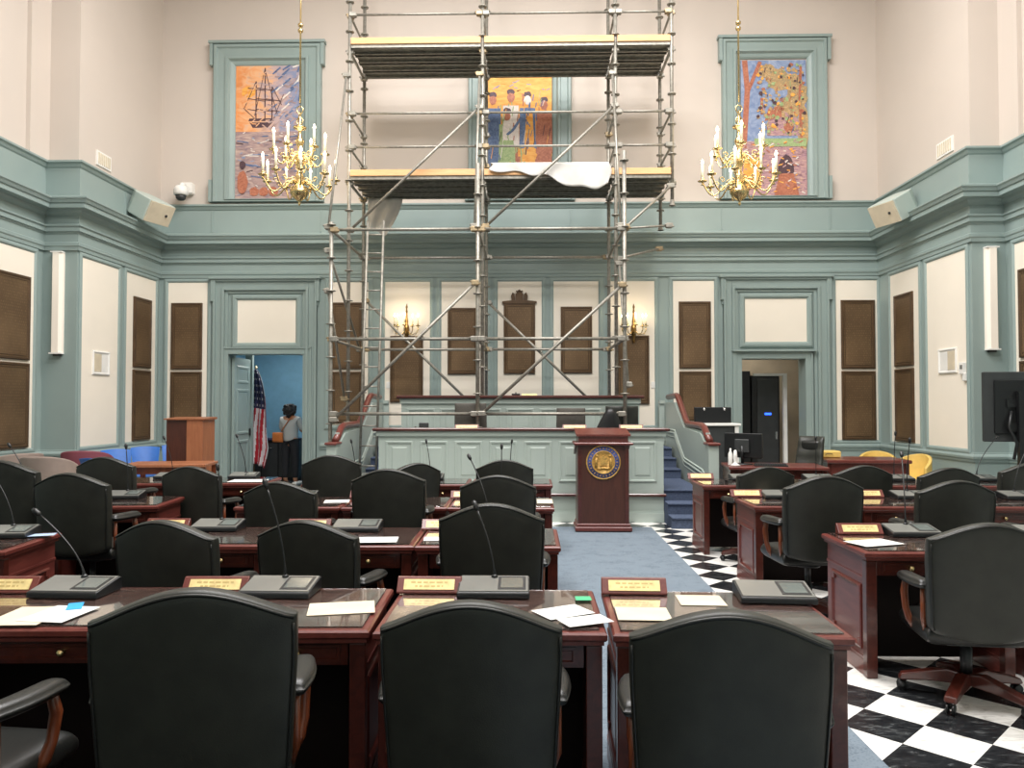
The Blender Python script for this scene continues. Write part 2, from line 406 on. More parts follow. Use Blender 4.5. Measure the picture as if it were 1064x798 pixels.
# ------------------------------------------------------------------ bronze tablets
def plaque(u0, u1, v0, v1, wall, label, group=None, crest=False):
    w, h = u1-u0, v1-v0
    b = MB(); Wl = lambda u, v, q: Vector((u, -q, v))
    b.frame(-w/2, w/2, -h/2, h/2, [(0, .0), (0, .03), (.012, .038), (.035, .038), (.045, .026)], Wl, 0, fill=1)
    b.frame(-w/2+.06, w/2-.06, -h/2+.06, h/2-.06, [(0, .026), (.004, .032), (.010, .032), (.014, .026)], Wl, 0)
    if crest:
        b.prism([(-w/2-.03, h/2-.01), (w/2+.03, h/2-.01), (w/2+.03, h/2+.03), (.14, h/2+.05), (-.14, h/2+.05), (-w/2-.03, h/2+.03)], -.05, 0, 'y')
        # eagle-like crest: shield with two wings and a finial
        b.prism([(-.07, h/2+.05), (.07, h/2+.05), (.075, h/2+.17), (0, h/2+.21), (-.075, h/2+.17)], -.05, 0, 'y')
        for s in (-1, 1):
            b.prism([(s*.075, h/2+.05), (s*.15, h/2+.05), (s*.16, h/2+.13), (s*.13, h/2+.2), (s*.09, h/2+.17)], -.04, 0, 'y')
            b.tube([(s*.03, -.03, h/2+.2), (s*.06, -.03, h/2+.23)], .015, 6)
        b.lathe([(.0, 0), (.03, .01), (.03, .04), (0, .055)], 10, 0, Tm((0, -.03, h/2+.2)))
    cu, cv = (u0+u1)/2, (v0+v1)/2
    loc, rz = {'back': ((cu, YB-.007, cv), 0), 'left': ((XL+.007, cu, cv), R(90)), 'right': ((XR-.007, cu, cv), R(-90)),
               'left2': ((XL2+.007, cu, cv), R(90)), 'right2': ((XR2-.007, cu, cv), R(-90))}[wall]
    o = b.build('bronze_plaque', ['bronze_plain', 'bronze'], None, loc, (0, 0, rz))
    return tag(o, label, 'plaque', group or 'bronze tablets on the walls')
def bz(py): return PY(540, py, YB).z
def bp(x0, x1, y0, y1, label, **k): plaque(bx(x0), bx(x1), bz(y1), bz(y0), 'back', label, **k)
bp(179, 211, 314, 383.5, 'upper bronze tablet in the corner panel left of the flag doorway')
bp(179, 211, 386, 456, 'lower bronze tablet rising behind the plain oak podium')
bp(345, 378, 314, 383.5, 'upper bronze tablet behind the scaffold ladder')
bp(345, 378, 386, 440, 'lower bronze tablet behind the scaffold ladder and stair rail')
bp(406, 440, 349, 418, 'wide bronze tablet directly under the wall sconce behind the scaffold ladder side')
bp(465.5, 497, 320, 389, 'uncrested bronze tablet between the crested one and the ladder side sconce')
bp(523.5, 556, 315, 388.5, 'central bronze tablet topped with a carved crest', crest=True)
bp(582.5, 615, 319, 388, 'uncrested bronze tablet between the crested one and the stair side sconce')
bp(640, 674, 349, 420, 'wide bronze tablet under the sconce nearer the server rack doorway')
bp(705, 738, 314, 383, 'upper bronze tablet in the panel over the stair rail beside the rack doorway')
bp(705, 738, 386, 437, 'lower bronze tablet just above the black audio cabinet')
bp(873, 908, 313, 383.5, 'upper bronze tablet in the corner panel beyond the rack doorway')
bp(873, 908, 386, 456.5, 'lower bronze tablet above the red wooden table and yellow chairs')
zt = [bz(314), bz(383.5), bz(386), bz(456)]
for wall, X, a, c, lab in (('left', XL, 137.5, 155.5, 'oak podium side'), ('right', XR, 931, 950, 'thermostat side')):
    y0, y1 = sorted((ly(a, X), ly(c, X)))
    plaque(y0, y1, zt[1], zt[0], wall, 'upper bronze tablet on the side wall by the corner, %s' % lab)
    plaque(y0, y1, zt[3], zt[2], wall, 'lower bronze tablet on the side wall by the corner, %s' % lab)
y1 = ly(29, XL2)
plaque(y1-.95, y1, zt[1], zt[0], 'left2', 'upper bronze tablet at the picture edge beside the tall wall light')
plaque(y1-.95, y1, zt[3], zt[2], 'left2', 'lower bronze tablet at the picture edge above the taupe armchairs')
y1 = ly(1061, XR2)
plaque(y1-.9, y1, zt[1], zt[0], 'right2', 'upper bronze tablet at the picture edge above the television')
plaque(y1-.9, y1, zt[3], zt[2], 'right2', 'lower bronze tablet hidden mostly behind the television')
# ------------------------------------------------------------------ door surrounds
def surround(n, d, x0, x1, shelf):
    o = empty('door_%d' % n); struct(o)
    b = MB()
    ztop = 4.02
    # outer stepped architrave on three sides, with ears
    def three(b, xa, xb, zt_, w, t0, t1):
        b.box(xa, xa+w, YB-t1, YB-t0, 0, zt_); b.box(xb-w, xb, YB-t1, YB-t0, 0, zt_); b.box(xa+w, xb-w, YB-t1, YB-t0, zt_-w, zt_)
    three(b, x0, x1, ztop, .16, 0, .045); three(b, x0+.16, x1-.16, ztop-.16, .05, 0, .075); three(b, x0-.0, x1+.0, ztop, .04, 0, .085)
    three(b, x0+.21, x1-.21, ztop-.21, .06, 0, .03)
    for xa, s in ((x0, -1), (x1, 1)):
        b.box(min(xa, xa+s*.05), max(xa, xa+s*.05), YB-.085, YB, ztop-.42, ztop); b.box(min(xa, xa+s*.025), max(xa, xa+s*.025), YB-.05, YB, ztop-.50, ztop-.42)
    b.box(x0-.08, x1+.08, YB-.12, YB, ztop-.0, ztop+.05)
    ob = b.build('frame', 'teal', o, bevel=.006)
    b = MB()
    hw = .13
    b.box(d[0]-hw, d[0], YB-.05, YB, 0, d[2]+hw); b.box(d[1], d[1]+hw, YB-.05, YB, 0, d[2]+hw); b.box(d[0], d[1], YB-.05, YB, d[2], d[2]+hw)
    b.box(d[0]-hw, d[0]-hw+.03, YB-.07, YB, 0, d[2]+hw); b.box(d[1]+hw-.03, d[1]+hw, YB-.07, YB, 0, d[2]+hw); b.box(d[0]-hw, d[1]+hw, YB-.07, YB, d[2]+hw-.03, d[2]+hw)
    if shelf: b.box(d[0]-hw-.06, d[1]+hw+.06, YB-.13, YB, d[2]+hw, d[2]+hw+.035)
    b.build('casing', 'teal', o, bevel=.005)
    b = MB()
    xa, xb = (bx(247), bx(308)) if n == 1 else (bx(773.5), bx(838))
    b.frame(xa, xb, bz(356), bz(311), [(-.10, 0), (-.10, .03), (-.07, .05), (-.03, .05), (0, .02), (.006, .01)], Wback, 0, fill=1)
    b.build('transom_panel', ['teal', 'cream'], o)
    return o
d1 = surround(1, DL, bx(223), bx(330), False)
d2 = surround(2, DR, bx(751), bx(860), True)
# opened panelled door leaf in the left opening
b = MB(); xl = DL[0]+.02
b.box(xl, xl+.05, YB+.1, YB+.95, .01, 2.55)
for z0, z1 in ((.2, .95), (1.05, 1.95), (2.05, 2.4)):
    b.frame(YB+.22, YB+.84, z0, z1, [(0, 0), (.02, .012), (.05, .012), (.07, 0)], lambda u, v, w: Vector((xl+.05+w, u, v)))
lf = b.build('door_leaf', 'teal', d1)
b = MB().box(xl+.05, xl+.075, YB+.88, YB+.93, 1.02, 1.16); b.build('door_latch', 'black', d1)
b = MB().box(DL[0]-.04, DL[0]+.10, YB+.96, YB+1.06, 0, 2.85); b.build('inner_jamb', 'teal', d1)
b = MB().box(DL[0]+.0, DL[0]+.06, YB+.95, YB+.96, 1.1, 1.22); b.build('switch_plate', 'black', d1)
# rooms beyond
b = MB()
b.box(-6.6, -2.9, 17.6, 17.7, 0, 3.2); b.box(-3.9, -3.8, YB+.35, 17.6, 0, 3.2); b.box(-6.6, -6.5, YB+.35, 17.6, 0, 3.2)
struct(b.build('wall_corridor_left', 'bluewall'))
b = MB().box(-6.6, -3.8, YB+.35, 17.7, 3.2, 3.3); struct(b.build('ceiling', 'ceil'))
b = MB()
b.box(3.2, 6.2, 16.6, 16.7, 0, 3.2); b.box(3.2, 3.3, YB+.35, 16.6, 0, 3.2); b.box(6.1, 6.2, YB+.35, 16.6, 0, 3.2)
struct(b.build('wall_corridor_right', 'stone'))
b = MB().box(3.2, 6.2, YB+.35, 16.7, 3.2, 3.3); struct(b.build('ceiling', 'ceil'))
b = MB().box(-6.6, -3.8, YB+.0, 17.6, 0, .006); struct(b.build('floor', 'darkroom'))
# ------------------------------------------------------------------ carpet and dais
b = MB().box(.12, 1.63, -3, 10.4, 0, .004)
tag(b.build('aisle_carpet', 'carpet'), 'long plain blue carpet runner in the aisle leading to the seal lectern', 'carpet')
b = MB().box(-7.2, .115, -3, 9.6, 0, .004)  # thin dark sheet over the floor beneath the left desk rows
tag(b.build('dark_floor_sheet', 'darkfloor'), 'dark sheet underneath the joined desk rows beside the blue aisle carpet', 'carpet')
Z1, Z2 = .45, .90
BX0, BX1 = -2.13, 1.88
b = MB(); b.box(BX0, BX1, 10.99, 12.3, 0, Z1); b.box(BX0, BX1, 12.3, YB, 0, Z2)
struct(b.build('floor', 'stair_carpet'))
def raised(b, u0, u1, v0, v1, W, mi=0):
    b.frame(u0, u1, v0, v1, [(0, 0), (.0, .012), (.012, .018), (.03, .014), (.035, -.004), (.075, -.004), (.10, .010)], W, mi, fill=mi)
# front bench
fb = empty('rostrum_bench', ((BX0+BX1)/2, 10.9, 0), 0, 'long sage panelled clerk bench with mahogany ledge behind the seal lectern', 'bench')
def par(o, p):
    o.parent = p; o.matrix_parent_inverse = Matrix.Translation(-Vector(p.location)); return o
yf = 10.86
b = MB(); b.box(BX0, BX1, yf, yf+.12, .40, 1.27)
for s in (BX0, BX1-.12): b.box(s, s+.12, yf+.12, 11.38, .46, 1.27)
b.box(BX0-.03, BX1+.03, yf-.03, yf, 1.20, 1.265)
par(b.build('front_panel', 'teal_dais'), fb)
Wf = lambda u, v, w: Vector((u, yf-w, v))
b = MB(); n = 8; pw = (BX1-BX0-.1)/n
for i in range(n): raised(b, BX0+.05+i*pw+.05, BX0+.05+(i+1)*pw-.05, .56, 1.13, Wf)
par(b.build('raised_panel', 'teal_dais'), fb)
b = MB(); b.box(BX0-.08, BX1+.08, yf-.07, yf+.26, 1.27, 1.315, bev=.012); par(b.build('ledge', 'mahog_dark'), fb)
b = MB(); b.box(BX0+.12, BX1-.12, yf+.13, 11.34, 1.10, 1.14); par(b.build('work_surface', 'mahog'), fb)
b = MB(); b.box(BX0-.03, BX1+.03, yf-.05, yf, .355, .40, bev=.012); par(b.build('mahogany_strip', 'mahog_dark'), fb)
b = MB(); b.box(BX0, BX1, yf, yf+.12, 0, .36); b.box(BX0, BX1, yf-.04, yf, 0, .13); b.box(BX0, BX1, yf-.025, yf, .13, .155)
par(b.build('plinth', 'teal_dais'), fb)
# back bench
bb = empty('upper_bench', (-.15, 12.4, Z2), 0, 'raised sage bench with thin mahogany ledge beneath the bronze tablets', 'bench')
b = MB(); b.box(-2.05, 1.75, 12.3, 12.42, Z1+.005, 1.74); b.box(-2.05, -1.93, 12.42, 12.56, Z2+.005, 1.74); b.box(1.63, 1.75, 12.42, 12.56, Z2+.005, 1.74)
b.box(-2.07, 1.77, 12.27, 12.3, 1.66, 1.735)
Wf2 = lambda u, v, w: Vector((u, 12.3-w, v))
par(b.build('front_panel', 'teal_dais'), bb)
b = MB()
for i in range(7): raised(b, -2.0+i*.53+.04, -2.0+(i+1)*.53-.04, .95, 1.58, Wf2)
par(b.build('raised_panel', 'teal_dais'), bb)
b = MB(); b.box(-2.12, 1.82, 12.22, 12.54, 1.74, 1.79, bev=.012); par(b.build('ledge', 'mahog_dark'), bb)
# stairs either side
def stairs(x0, x1, side):
    e = empty('carpeted_stair', ((x0+x1)/2, 10.4, 0), 0, 'blue carpeted steps climbing beside the clerk bench, %s' % side, 'stairs', 'carpeted side stairs')
    noses = [(10.28, .15), (10.58, .30), (10.90, .45), (12.55, .60), (12.95, .75), (13.35, .90)]
    for i, (y, z) in enumerate(noses):
        y2 = noses[i+1][0] if i < 5 else YB-.06
        b = MB(); b.box(x0, x1, y, y2+.0, 0 if i < 3 else 0, z-.012); b.box(x0, x1, y-.02, y2, z-.025, z, bev=.006)
        par(b.build('step', 'stair_carpet'), e)
stairs(BX1+.005, 2.455, 'on the server rack side'); stairs(-2.675, BX0-.005, 'under the scaffold ladder side')
def balustrade(x, label):
    s = 1 if x > 0 else -1
    e = empty('stair_balustrade', (x, 10.9, 0), 0, label, 'balustrade', 'stair balustrades')
    a, c = (x, x+.10)
    top = [(10.80, 1.07), (11.0, 1.07), (11.35, 1.22), (12.55, 1.27), (13.35, 1.68), (14.25, 1.68)]
    poly = [(10.80, .02), (14.25, .02)]+[(y, z) for y, z in reversed(top)]
    b = MB(); b.prism(poly, a, c, 'x'); par(b.build('panel', 'teal_dais'), e)
    q = a if s > 0 else c
    b = MB()
    for dz, r_ in ((-.42, .016), (-.47, .022), (-.54, .012)):
        b.tube([(q, 10.9, .98+dz), (11.35, 0, 0)] if False else [(q, 10.86, 1.0+dz), (q, 11.2, 1.12+dz), (q, 12.5, 1.2+dz), (q, 13.3, 1.62+dz), (q, 14.2, 1.62+dz)], r_, 8)
    par(b.build('base_moulding', 'teal_dais'), e)
    b = MB()
    for y in [11.05+.09*i for i in range(16)]:
        b.box(a+.02, c-.02, y, y+.035, 1.12+.03*(y-11), 1.24+.03*(y-11))
    par(b.build('baluster_row', 'teal_dais'), e)
    b = MB(); ym = (a+c)/2
    b.box(a-.035, c+.035, 10.68, 11.0, 1.075, 1.115, bev=.012)
    pts = [(ym, 10.95, 1.13), (ym, 11.12, 1.20), (ym, 11.28, 1.30), (ym, 11.45, 1.33), (ym, 12.45, 1.33), (ym, 12.62, 1.40), (ym, 13.25, 1.76), (ym, 13.4, 1.80), (ym, 14.2, 1.78)]
    b.tube(pts, .05, 10)
    par(b.build('handrail', 'mahog'), e)
    b = MB(); b.box(a-.02, c+.02, 10.72, 10.88, .0, 1.075); b.box(a-.03, c+.03, 10.71, 10.89, 0, .2); par(b.build('newel', 'teal_dais', bevel=.006), e)
    xq = q-s*.10
    b = MB(); b.box(min(q, xq), max(q, xq), 14.27, 14.37, 1.66, 1.72); b.box(min(q, xq), max(q, xq), 14.3, 14.34, .906, 1.66)
    par(b.build('landing_post', 'teal_dais'), e)
balustrade(2.50, 'sage stair balustrade with mahogany handrail next to the black audio cabinet')
balustrade(-2.82, 'sage stair balustrade with mahogany handrail below the scaffold ladder')
# ------------------------------------------------------------------ seal lectern
le = empty('seal_lectern', (.955, 10.15, 0), 0, 'tall mahogany lectern bearing a round blue and gold seal', 'lectern')
b = MB(); w = .33
b.box(-w, w, -.15, .28, .10, 1.14); b.build('body', 'lectern', le, bevel=.008)
b = MB()
b.box(-w-.035, w+.035, -.19, .31, .012, .07, bev=.01); b.box(-w-.015, w+.015, -.17, .29, .07, .11, bev=.01); b.build('base', 'mahog', le)
b = MB(); b.box(-w-.05, w+.05, -.21, .30, 1.12, 1.155, bev=.01)
b.prism([(-.17, 1.155), (.28, 1.155), (.28, 1.30), (-.17, 1.235)], -w+.01, w-.01, 'x')
b.prism([(-.20, 1.235), (.31, 1.30), (.31, 1.325), (-.20, 1.26)], -w-.02, w+.02, 'x')
b.build('reading_top', 'mahog', le)
for s in (-1, 1):
    b = MB(); b.prism([(-.1, 1.12), (.25, 1.12), (.25, .98)], s*w, s*(w+.03), 'x'); b.build('bracket', 'mahog_dark', le)
b = MB()
for xx in (-w, w-.05): b.box(xx, xx+.05, -.162, -.15, .11, 1.12)
b.build('stile', 'mahog_dark', le)
Sr = Matrix.Translation((.0, -.15, .90)) @ Matrix.Rotation(R(90), 4, 'X')
b = MB(); b.lathe([(.215, 0), (.215, .015), (.0, .015)], 48, 0, Sr)
sl = b.build('seal', 'sealblue', le); sl['label'] = 'round blue and gold seal'
b = MB()
b.lathe([(.222, .0), (.224, .014), (.214, .022), (.206, .016), (.206, 0)], 48, 0, Sr, False); 
b.lathe([(.150, .01), (.152, .026), (.142, .027), (.138, .022), (0, .022)], 40, 0, Sr)
# central relief: shield, two supporters, ribbon
b.prism([(-.045, .86), (.045, .86), (.05, .96), (0, .99), (-.05, .96)], -.185, -.165, 'y')
for s in (-1, 1):
    b.tube([(s*.09, -.175, .84), (s*.095, -.18, .92), (s*.085, -.175, .96)], [.018, .022, .012], 8); b.lathe([(0, 0), (.016, .01), (.016, .026), (0, .036)], 8, 0, Tm((s*.085, -.178, .965)))
b.tube([(-.10, -.175, .835), (-.05, -.185, .82), (0, -.18, .828), (.05, -.185, .82), (.10, -.175, .835)], .011, 6)
for k in range(28):
    t = 2*PI*k/28
    b.box(-.005, .005, -.170, -.163, -.010, .010, T=Matrix.Translation((.178*math.cos(t), 0, .90+.178*math.sin(t))) @ Matrix.Rotation(-t+PI/2, 4, 'Y'))
b.build('seal_relief', 'sealgold', sl)
sl.children[0].location = (0, 0, 0)
# ------------------------------------------------------------------ framed paintings
FP = [(0, 0), (0, .10), (.02, .13), (.06, .13), (.08, .10), (.20, .09), (.21, .12), (.25, .12), (.28, .07), (.33, .05), (.36, .02)]
def picture(pu0, pu1, z0, z1, cu0, cu1, cz0, cz1, label, art):
    e = empty('framed_painting', ((pu0+pu1)/2, YB, z0), 0, label, 'painting', 'tall framed paintings above the ledge')
    b = MB(); fr = cu0-pu0; k = fr/.36
    b.frame(pu0, pu1, z0, z1, [(i*k, h) for i, h in FP], Wback, bf=(cz0-z0)/fr)
    for s, xa in ((-1, pu0), (1, pu1)):
        for zz in (z1-.42, z0-.0): b.box(min(xa, xa+s*.06), max(xa, xa+s*.06), YB-.13, YB, zz, zz+.42)
    b.box(pu0-.08, pu1+.08, YB-.15, YB, z1, z1+.05)
    par(b.build('frame', 'teal'), e)
    b = MB(); mats = art(b, cu0, cu1, cz0, cz1)
    par(b.build('canvas', mats, recalc=False), e)
QK = [0]
def quadp(b, pts, mi, off):
    QK[0] += 1; off = off + .00004*(QK[0] % 240)
    b.add([(x, YB-.03-off, z) for x, z in pts], [tuple(range(len(pts)))], mi)
def stroke(b, pts, wd, mi, off):
    for (x0, z0), (x1, z1) in zip(pts, pts[1:]):
        d = Vector((x1-x0, z1-z0)); L = d.length
        if L < 1e-6: continue
        nx, nz = -d.y/L*wd/2, d.x/L*wd/2
        quadp(b, [(x0+nx, z0+nz), (x0-nx, z0-nz), (x1-nx, z1-nz), (x1+nx, z1+nz)], mi, off)
def blob(b, x, z, rx, rz_, mi, off, n=14, jit=.12):
    quadp(b, [(x+rx*(1+random.uniform(-jit, jit))*math.cos(2*PI*k/n), z+rz_*(1+random.uniform(-jit, jit))*math.sin(2*PI*k/n)) for k in range(n)], mi, off)
def art_ship(b, x0, x1, z0, z1):
    w, h = x1-x0, z1-z0
    g = lambda u, v: (x0+u*w, z0+v*h)
    quadp(b, [g(0, .5), g(1, .5), g(1, 1), g(0, 1)], 0, 0); quadp(b, [g(0, 0), g(1, 0), g(1, .5), g(0, .5)], 1, 0)
    blob(b, *g(.2, .8), .14, .12, 6, .001)
    quadp(b, [g(.22, .57), g(.27, .53), g(.5, .53), g(.58, .57)], 2, .003); quadp(b, [g(.22, .6), g(.2, .58), g(.6, .58), g(.58, .6)], 2, .004)
    for u, t in ((.32, .88), (.46, .98), (.57, .84)):
        stroke(b, [g(u, .58), g(u, t)], .022, 2, .005)
        for q in (.66, .74, .82):
            if q < t-.03: stroke(b, [g(u-.13, q+.01), g(u+.13, q-.01)], .014, 2, .006)
    for a, c in (((.12, .68), (.3, .6)), ((.32, .88), (.14, .68)), ((.46, .98), (.3, .62)), ((.46, .96), (.66, .62)), ((.57, .84), (.72, .7)), ((.6, .6), (.75, .78))):
        stroke(b, [g(*a), g(*c)], .012, 2, .007)
    for k in range(26):
        u, v = random.random(), random.uniform(.1, .48); stroke(b, [g(u, v), g(min(1, u+random.uniform(.08, .25)), v+random.uniform(-.02, .02))], .02, random.choice([2, 3, 7]), .004)
    for k in range(150):
        u, v = random.random()*.95, random.uniform(.5, .97); wv = random.uniform(.04, .1); stroke(b, [g(u, v), g(min(1, u+wv), min(1, v+random.uniform(-.02, .05)))], .02, 0 if u < .5 else random.choice([0, 1, 1, 8]), .002)
    for k in range(170):
        u, v = random.random()*.93, random.uniform(.02, .5); stroke(b, [g(u, v), g(min(1, u+random.uniform(.03, .07)), v+random.uniform(-.01, .01))], .016, random.choice([1, 1, 8, 7, 9]), .002)
    blob(b, *g(.12, .25), .06, .08, 2, .018); blob(b, *g(.12, .12), .10, .22, 4, .017)
    for u in (.3, .45, .6): blob(b, *g(u, .05), .09, .09, 4, .006)
    for k in range(18):
        u, v = random.uniform(.5, 1), random.uniform(.6, 1); stroke(b, [g(u, v), g(min(1, u+.12), min(1, v+.05))], .03, random.choice([3, 7]), .002)
    return ['p_sunset', 'p_sea', 'p_dark', 'p_blue', 'p_red', 'p_green', 'p_gold', 'p_white', 'p_bluesky', 'p_violet']
def art_people(b, x0, x1, z0, z1):
    w, h = x1-x0, z1-z0
    g = lambda u, v: (x0+u*w, z0+v*h)
    quadp(b, [g(0, 0), g(1, 0), g(1, 1), g(0, 1)], 6, 0); quadp(b, [g(0, 0), g(1, 0), g(1, .3), g(0, .3)], 4, .001)
    for u, hh, coat, low in ((.08, .74, 3, 3), (.3, .62, 5, 5), (.62, .74, 3, 6), (.88, .70, 4, 4), (.36, .76, 7, 4)):
        quadp(b, [g(u-.13, .03), g(u+.12, .03), g(u+.10, hh-.12), g(u-.09, hh-.12)], low, .003)
        quadp(b, [g(u-.13, hh-.38), g(u+.13, hh-.38), g(u+.12, hh-.08), g(u-.12, hh-.08)], coat, .005)
        blob(b, *g(u, hh-.02), .07, .09, 7 if u in (.62,) else 4, .007); blob(b, *g(u, hh+.02), .075, .06, 2, .006)
    quadp(b, [g(.14, .02), g(.48, .02), g(.4, .42), g(.24, .42)], 5, .008)
    quadp(b, [g(.56, .25), g(.74, .25), g(.7, .62), g(.6, .62)], 6, .008)
    for u in (.57, .7): quadp(b, [g(u-.035, .02), g(u+.035, .02), g(u+.035, .22), g(u-.035, .22)], 2, .009)
    quadp(b, [g(.78, .02), g(1, .02), g(1, .2), g(.78, .22)], 4, .009)
    stroke(b, [g(.62, .66), g(.4, .5), g(.3, .46)], .05, 3, .010)
    for k in range(30):
        u, v = random.uniform(.05, .95), random.uniform(.1, .7); stroke(b, [g(u, v), g(u+.03, v+random.uniform(.04, .1))], .012, random.choice([2, 3, 7, 5, 6]), .011)
    for k in range(160):
        u, v = random.uniform(.02, .93), random.uniform(.78, .98); stroke(b, [g(u, v), g(u+random.uniform(.03, .07), v+random.uniform(-.01, .02))], .016, random.choice([6, 6, 0]), .002)
    for k in range(160):
        u, v = random.uniform(.03, .95), random.uniform(.03, .72); stroke(b, [g(u, v), g(u+random.uniform(-.02, .02), v+random.uniform(.02, .06))], .018, {0: 3, 1: 5, 2: 4 if v > .4 else 5, 3: 3 if v > .35 else 6, 4: 4}[min(4, int(u*5))], .010)
    return ['p_sunset', 'p_sea', 'p_dark', 'p_blue', 'p_red', 'p_green', 'p_gold', 'p_white', 'p_bluesky', 'p_violet']
def art_trees(b, x0, x1, z0, z1):
    w, h = x1-x0, z1-z0
    g = lambda u, v: (x0+u*w, z0+v*h)
    quadp(b, [g(0, .35), g(1, .35), g(1, 1), g(0, 1)], 0, 0); quadp(b, [g(0, 0), g(1, 0), g(1, .4), g(0, .4)], 1, 0)
    for u, v, rx, rz_ in ((.6, .85, .25, .2), (.85, .75, .2, .35), (.4, .92, .2, .12), (.7, .62, .22, .25), (.95, .5, .12, .4)): blob(b, *g(u, v), rx, rz_, 5, .002, 20, .2)
    stroke(b, [g(.04, .35), g(.1, .78), g(.06, 1)], .10, 4, .004); stroke(b, [g(.1, .76), g(.3, .99)], .07, 4, .004)
    stroke(b, [g(.93, .35), g(.9, .7), g(.92, .95)], .05, 4, .004)
    quadp(b, [g(.4, .44), g(.9, .44), g(.88, .56), g(.66, .62), g(.42, .56)], 1, .005); quadp(b, [g(.36, .55), g(.64, .58), g(.6, .66), g(.42, .64)], 4, .006)
    stroke(b, [g(.32, .6), g(.32, .72)], .05, 4, .006)
    blob(b, *g(.73, .5), .09, .10, 4, .007)
    quadp(b, [g(.2, .36), g(1, .36), g(1, .42), g(.2, .42)], 6, .006)
    blob(b, *g(.68, .18), .15, .30, 2, .008, 16, .05); quadp(b, [g(.5, .0), g(.88, .0), g(.8, .16), g(.58, .16)], 4, .009)
    quadp(b, [g(.0, .05), g(.3, .05), g(.3, .28), g(.05, .28)], 8, .007)
    for k in range(60):
        u, v = random.uniform(.3, .96), random.uniform(.5, .96); stroke(b, [g(u, v), g(u+random.uniform(-.05, .02), v+random.uniform(-.06, .02))], .014, random.choice([2, 4, 5, 3, 6, 5, 2, 5]), .010)
    for k in range(220):
        u, v = random.uniform(.25, .97), random.uniform(.45, .97); q = random.uniform(.01, .035); blob(b, *g(u, v), q*1.2, q*1.2, random.choice([5, 5, 5, 6, 4, 2, 5, 8]), .009, 6, .3)
    for k in range(120):
        u, v = random.random()*.92, random.uniform(.02, .4); stroke(b, [g(u, v), g(u+random.uniform(.03, .07), v+random.uniform(-.02, .02))], .02, random.choice([1, 1, 7, 4, 8]), .0065)
    return ['p_bluesky', 'p_violet', 'p_dark', 'p_blue', 'p_red', 'p_foliage', 'p_green', 'p_white', 'p_gold']
zA, zB = 5.49, 8.53; zc0, zc1 = 5.56, 8.135
picture(-6.03, -3.96, zA, zB, -5.614, -4.386, 5.57, zc1, 'tall painting of a sailing ship at sunset in a teal frame', art_ship)
picture(-1.152, .80, zA, zB, -.785, .43, 5.57, zc1, 'tall painting of figures on gold ground, in teal frame behind scaffold', art_people)
picture(3.63, 5.59, zA, zB, 3.991, 5.212, 5.57, zc1, 'tall painting of trees and a building in a teal frame', art_trees)
# ------------------------------------------------------------------ wall fittings
for X, s, pxs, lab in ((XL, 1, (97, 112), 'beside the security camera'), (XR, -1, (994, 977), 'on the thermostat side wall')):
    y0, y1 = sorted((ly(pxs[0], X), ly(pxs[1], X)))
    e = empty('air_vent', (X, (y0+y1)/2, 5.6), 0, 'small white air grille just above the teal ledge, %s' % lab, 'vent', 'air grilles above the ledge')
    b = MB(); b.box(min(X, X+s*.02), max(X, X+s*.02), y0, y1, 5.56, 5.80); par(b.build('frame', 'white'), e)
    b = MB()
    for k in range(7): 
        y = y0+.04+k*(y1-y0-.08)/6.5; b.box(min(X+s*.02, X+s*.03), max(X+s*.02, X+s*.03), y, y+.025, 5.59, 5.77)
    par(b.build('slat', 'cpaper'), e)
for X, s, pxs, lab in ((XL, 1, (95.5, 113), 'panel between the tall light bar and side tablets'), (XR, -1, (995, 976), 'panel above the thermostat')):
    y0, y1 = sorted((ly(pxs[0], X), ly(pxs[1], X)))
    e = empty('wall_register', (X, (y0+y1)/2, 2.2), 0, 'white register in the blank cream %s' % lab, 'vent', 'wall registers in the cream panels')
    b = MB(); b.frame(y0, y1, 2.13, 2.52, [(0, 0), (0, .02), (.02, .028), (.035, .02), (.04, .012)], lambda u, v, w: Vector((X+s*(w+.006), u, v)), fill=0); par(b.build('frame', 'white'), e)
    b = MB()
    ym = y0+.05
    for k in range(6): b.box(min(X+s*.012, X+s*.03), max(X+s*.012, X+s*.03), ym+k*.035, ym+k*.035+.014, 2.18, 2.47)
    par(b.build('slat', 'cpaper'), e)
th = PX(1001, 389, XR)
e = empty('thermostat', (XR, th.y, th.z), 0, 'small white thermostat unit below the wall register', 'thermostat')
b = MB(); b.box(-.06, -.012, -.10, .02, .0, .18, bev=.006); b.build('housing', 'white', e)
b = MB(); b.box(-.05, -.012, -.13, -.06, -.10, .02, bev=.006); b.build('sensor_box', 'white', e)
b = MB(); b.box(-.064, -.06, -.08, -.02, .08, .14); b.build('display', 'grey', e)
# tall light bars on the piers
for px, Yp, py0, py1, lab in ((60.5, YL, 262, 368, 'on the pier beyond the taupe armchairs'), (1029.5, YR, 257, 364, 'on the pier above the television')):
    p0 = PY(px, py1, Yp); p1 = PY(px, py0, Yp)
    e = empty('wall_light_bar', (p0.x, Yp, p0.z), 0, 'tall slim cream light bar %s' % lab, 'wall light', 'tall wall light bars')
    h = p1.z-p0.z
    b = MB(); b.prism([(-.085, 0), (.085, 0), (.085, -.05), (.05, -.10), (-.05, -.10), (-.085, -.05)], .02, h-.02, 'z'); b.build('diffuser', 'lightbar', e)
    for zz in (0, h-.02): b = MB(); b.box(-.09, .09, -.105, -.0, zz, zz+.02); b.build('end_cap', 'white', e)
    b = MB(); b.box(-.05, .05, -.06, 0, -.03, 0); b.build('mount', 'darkgrey', e)
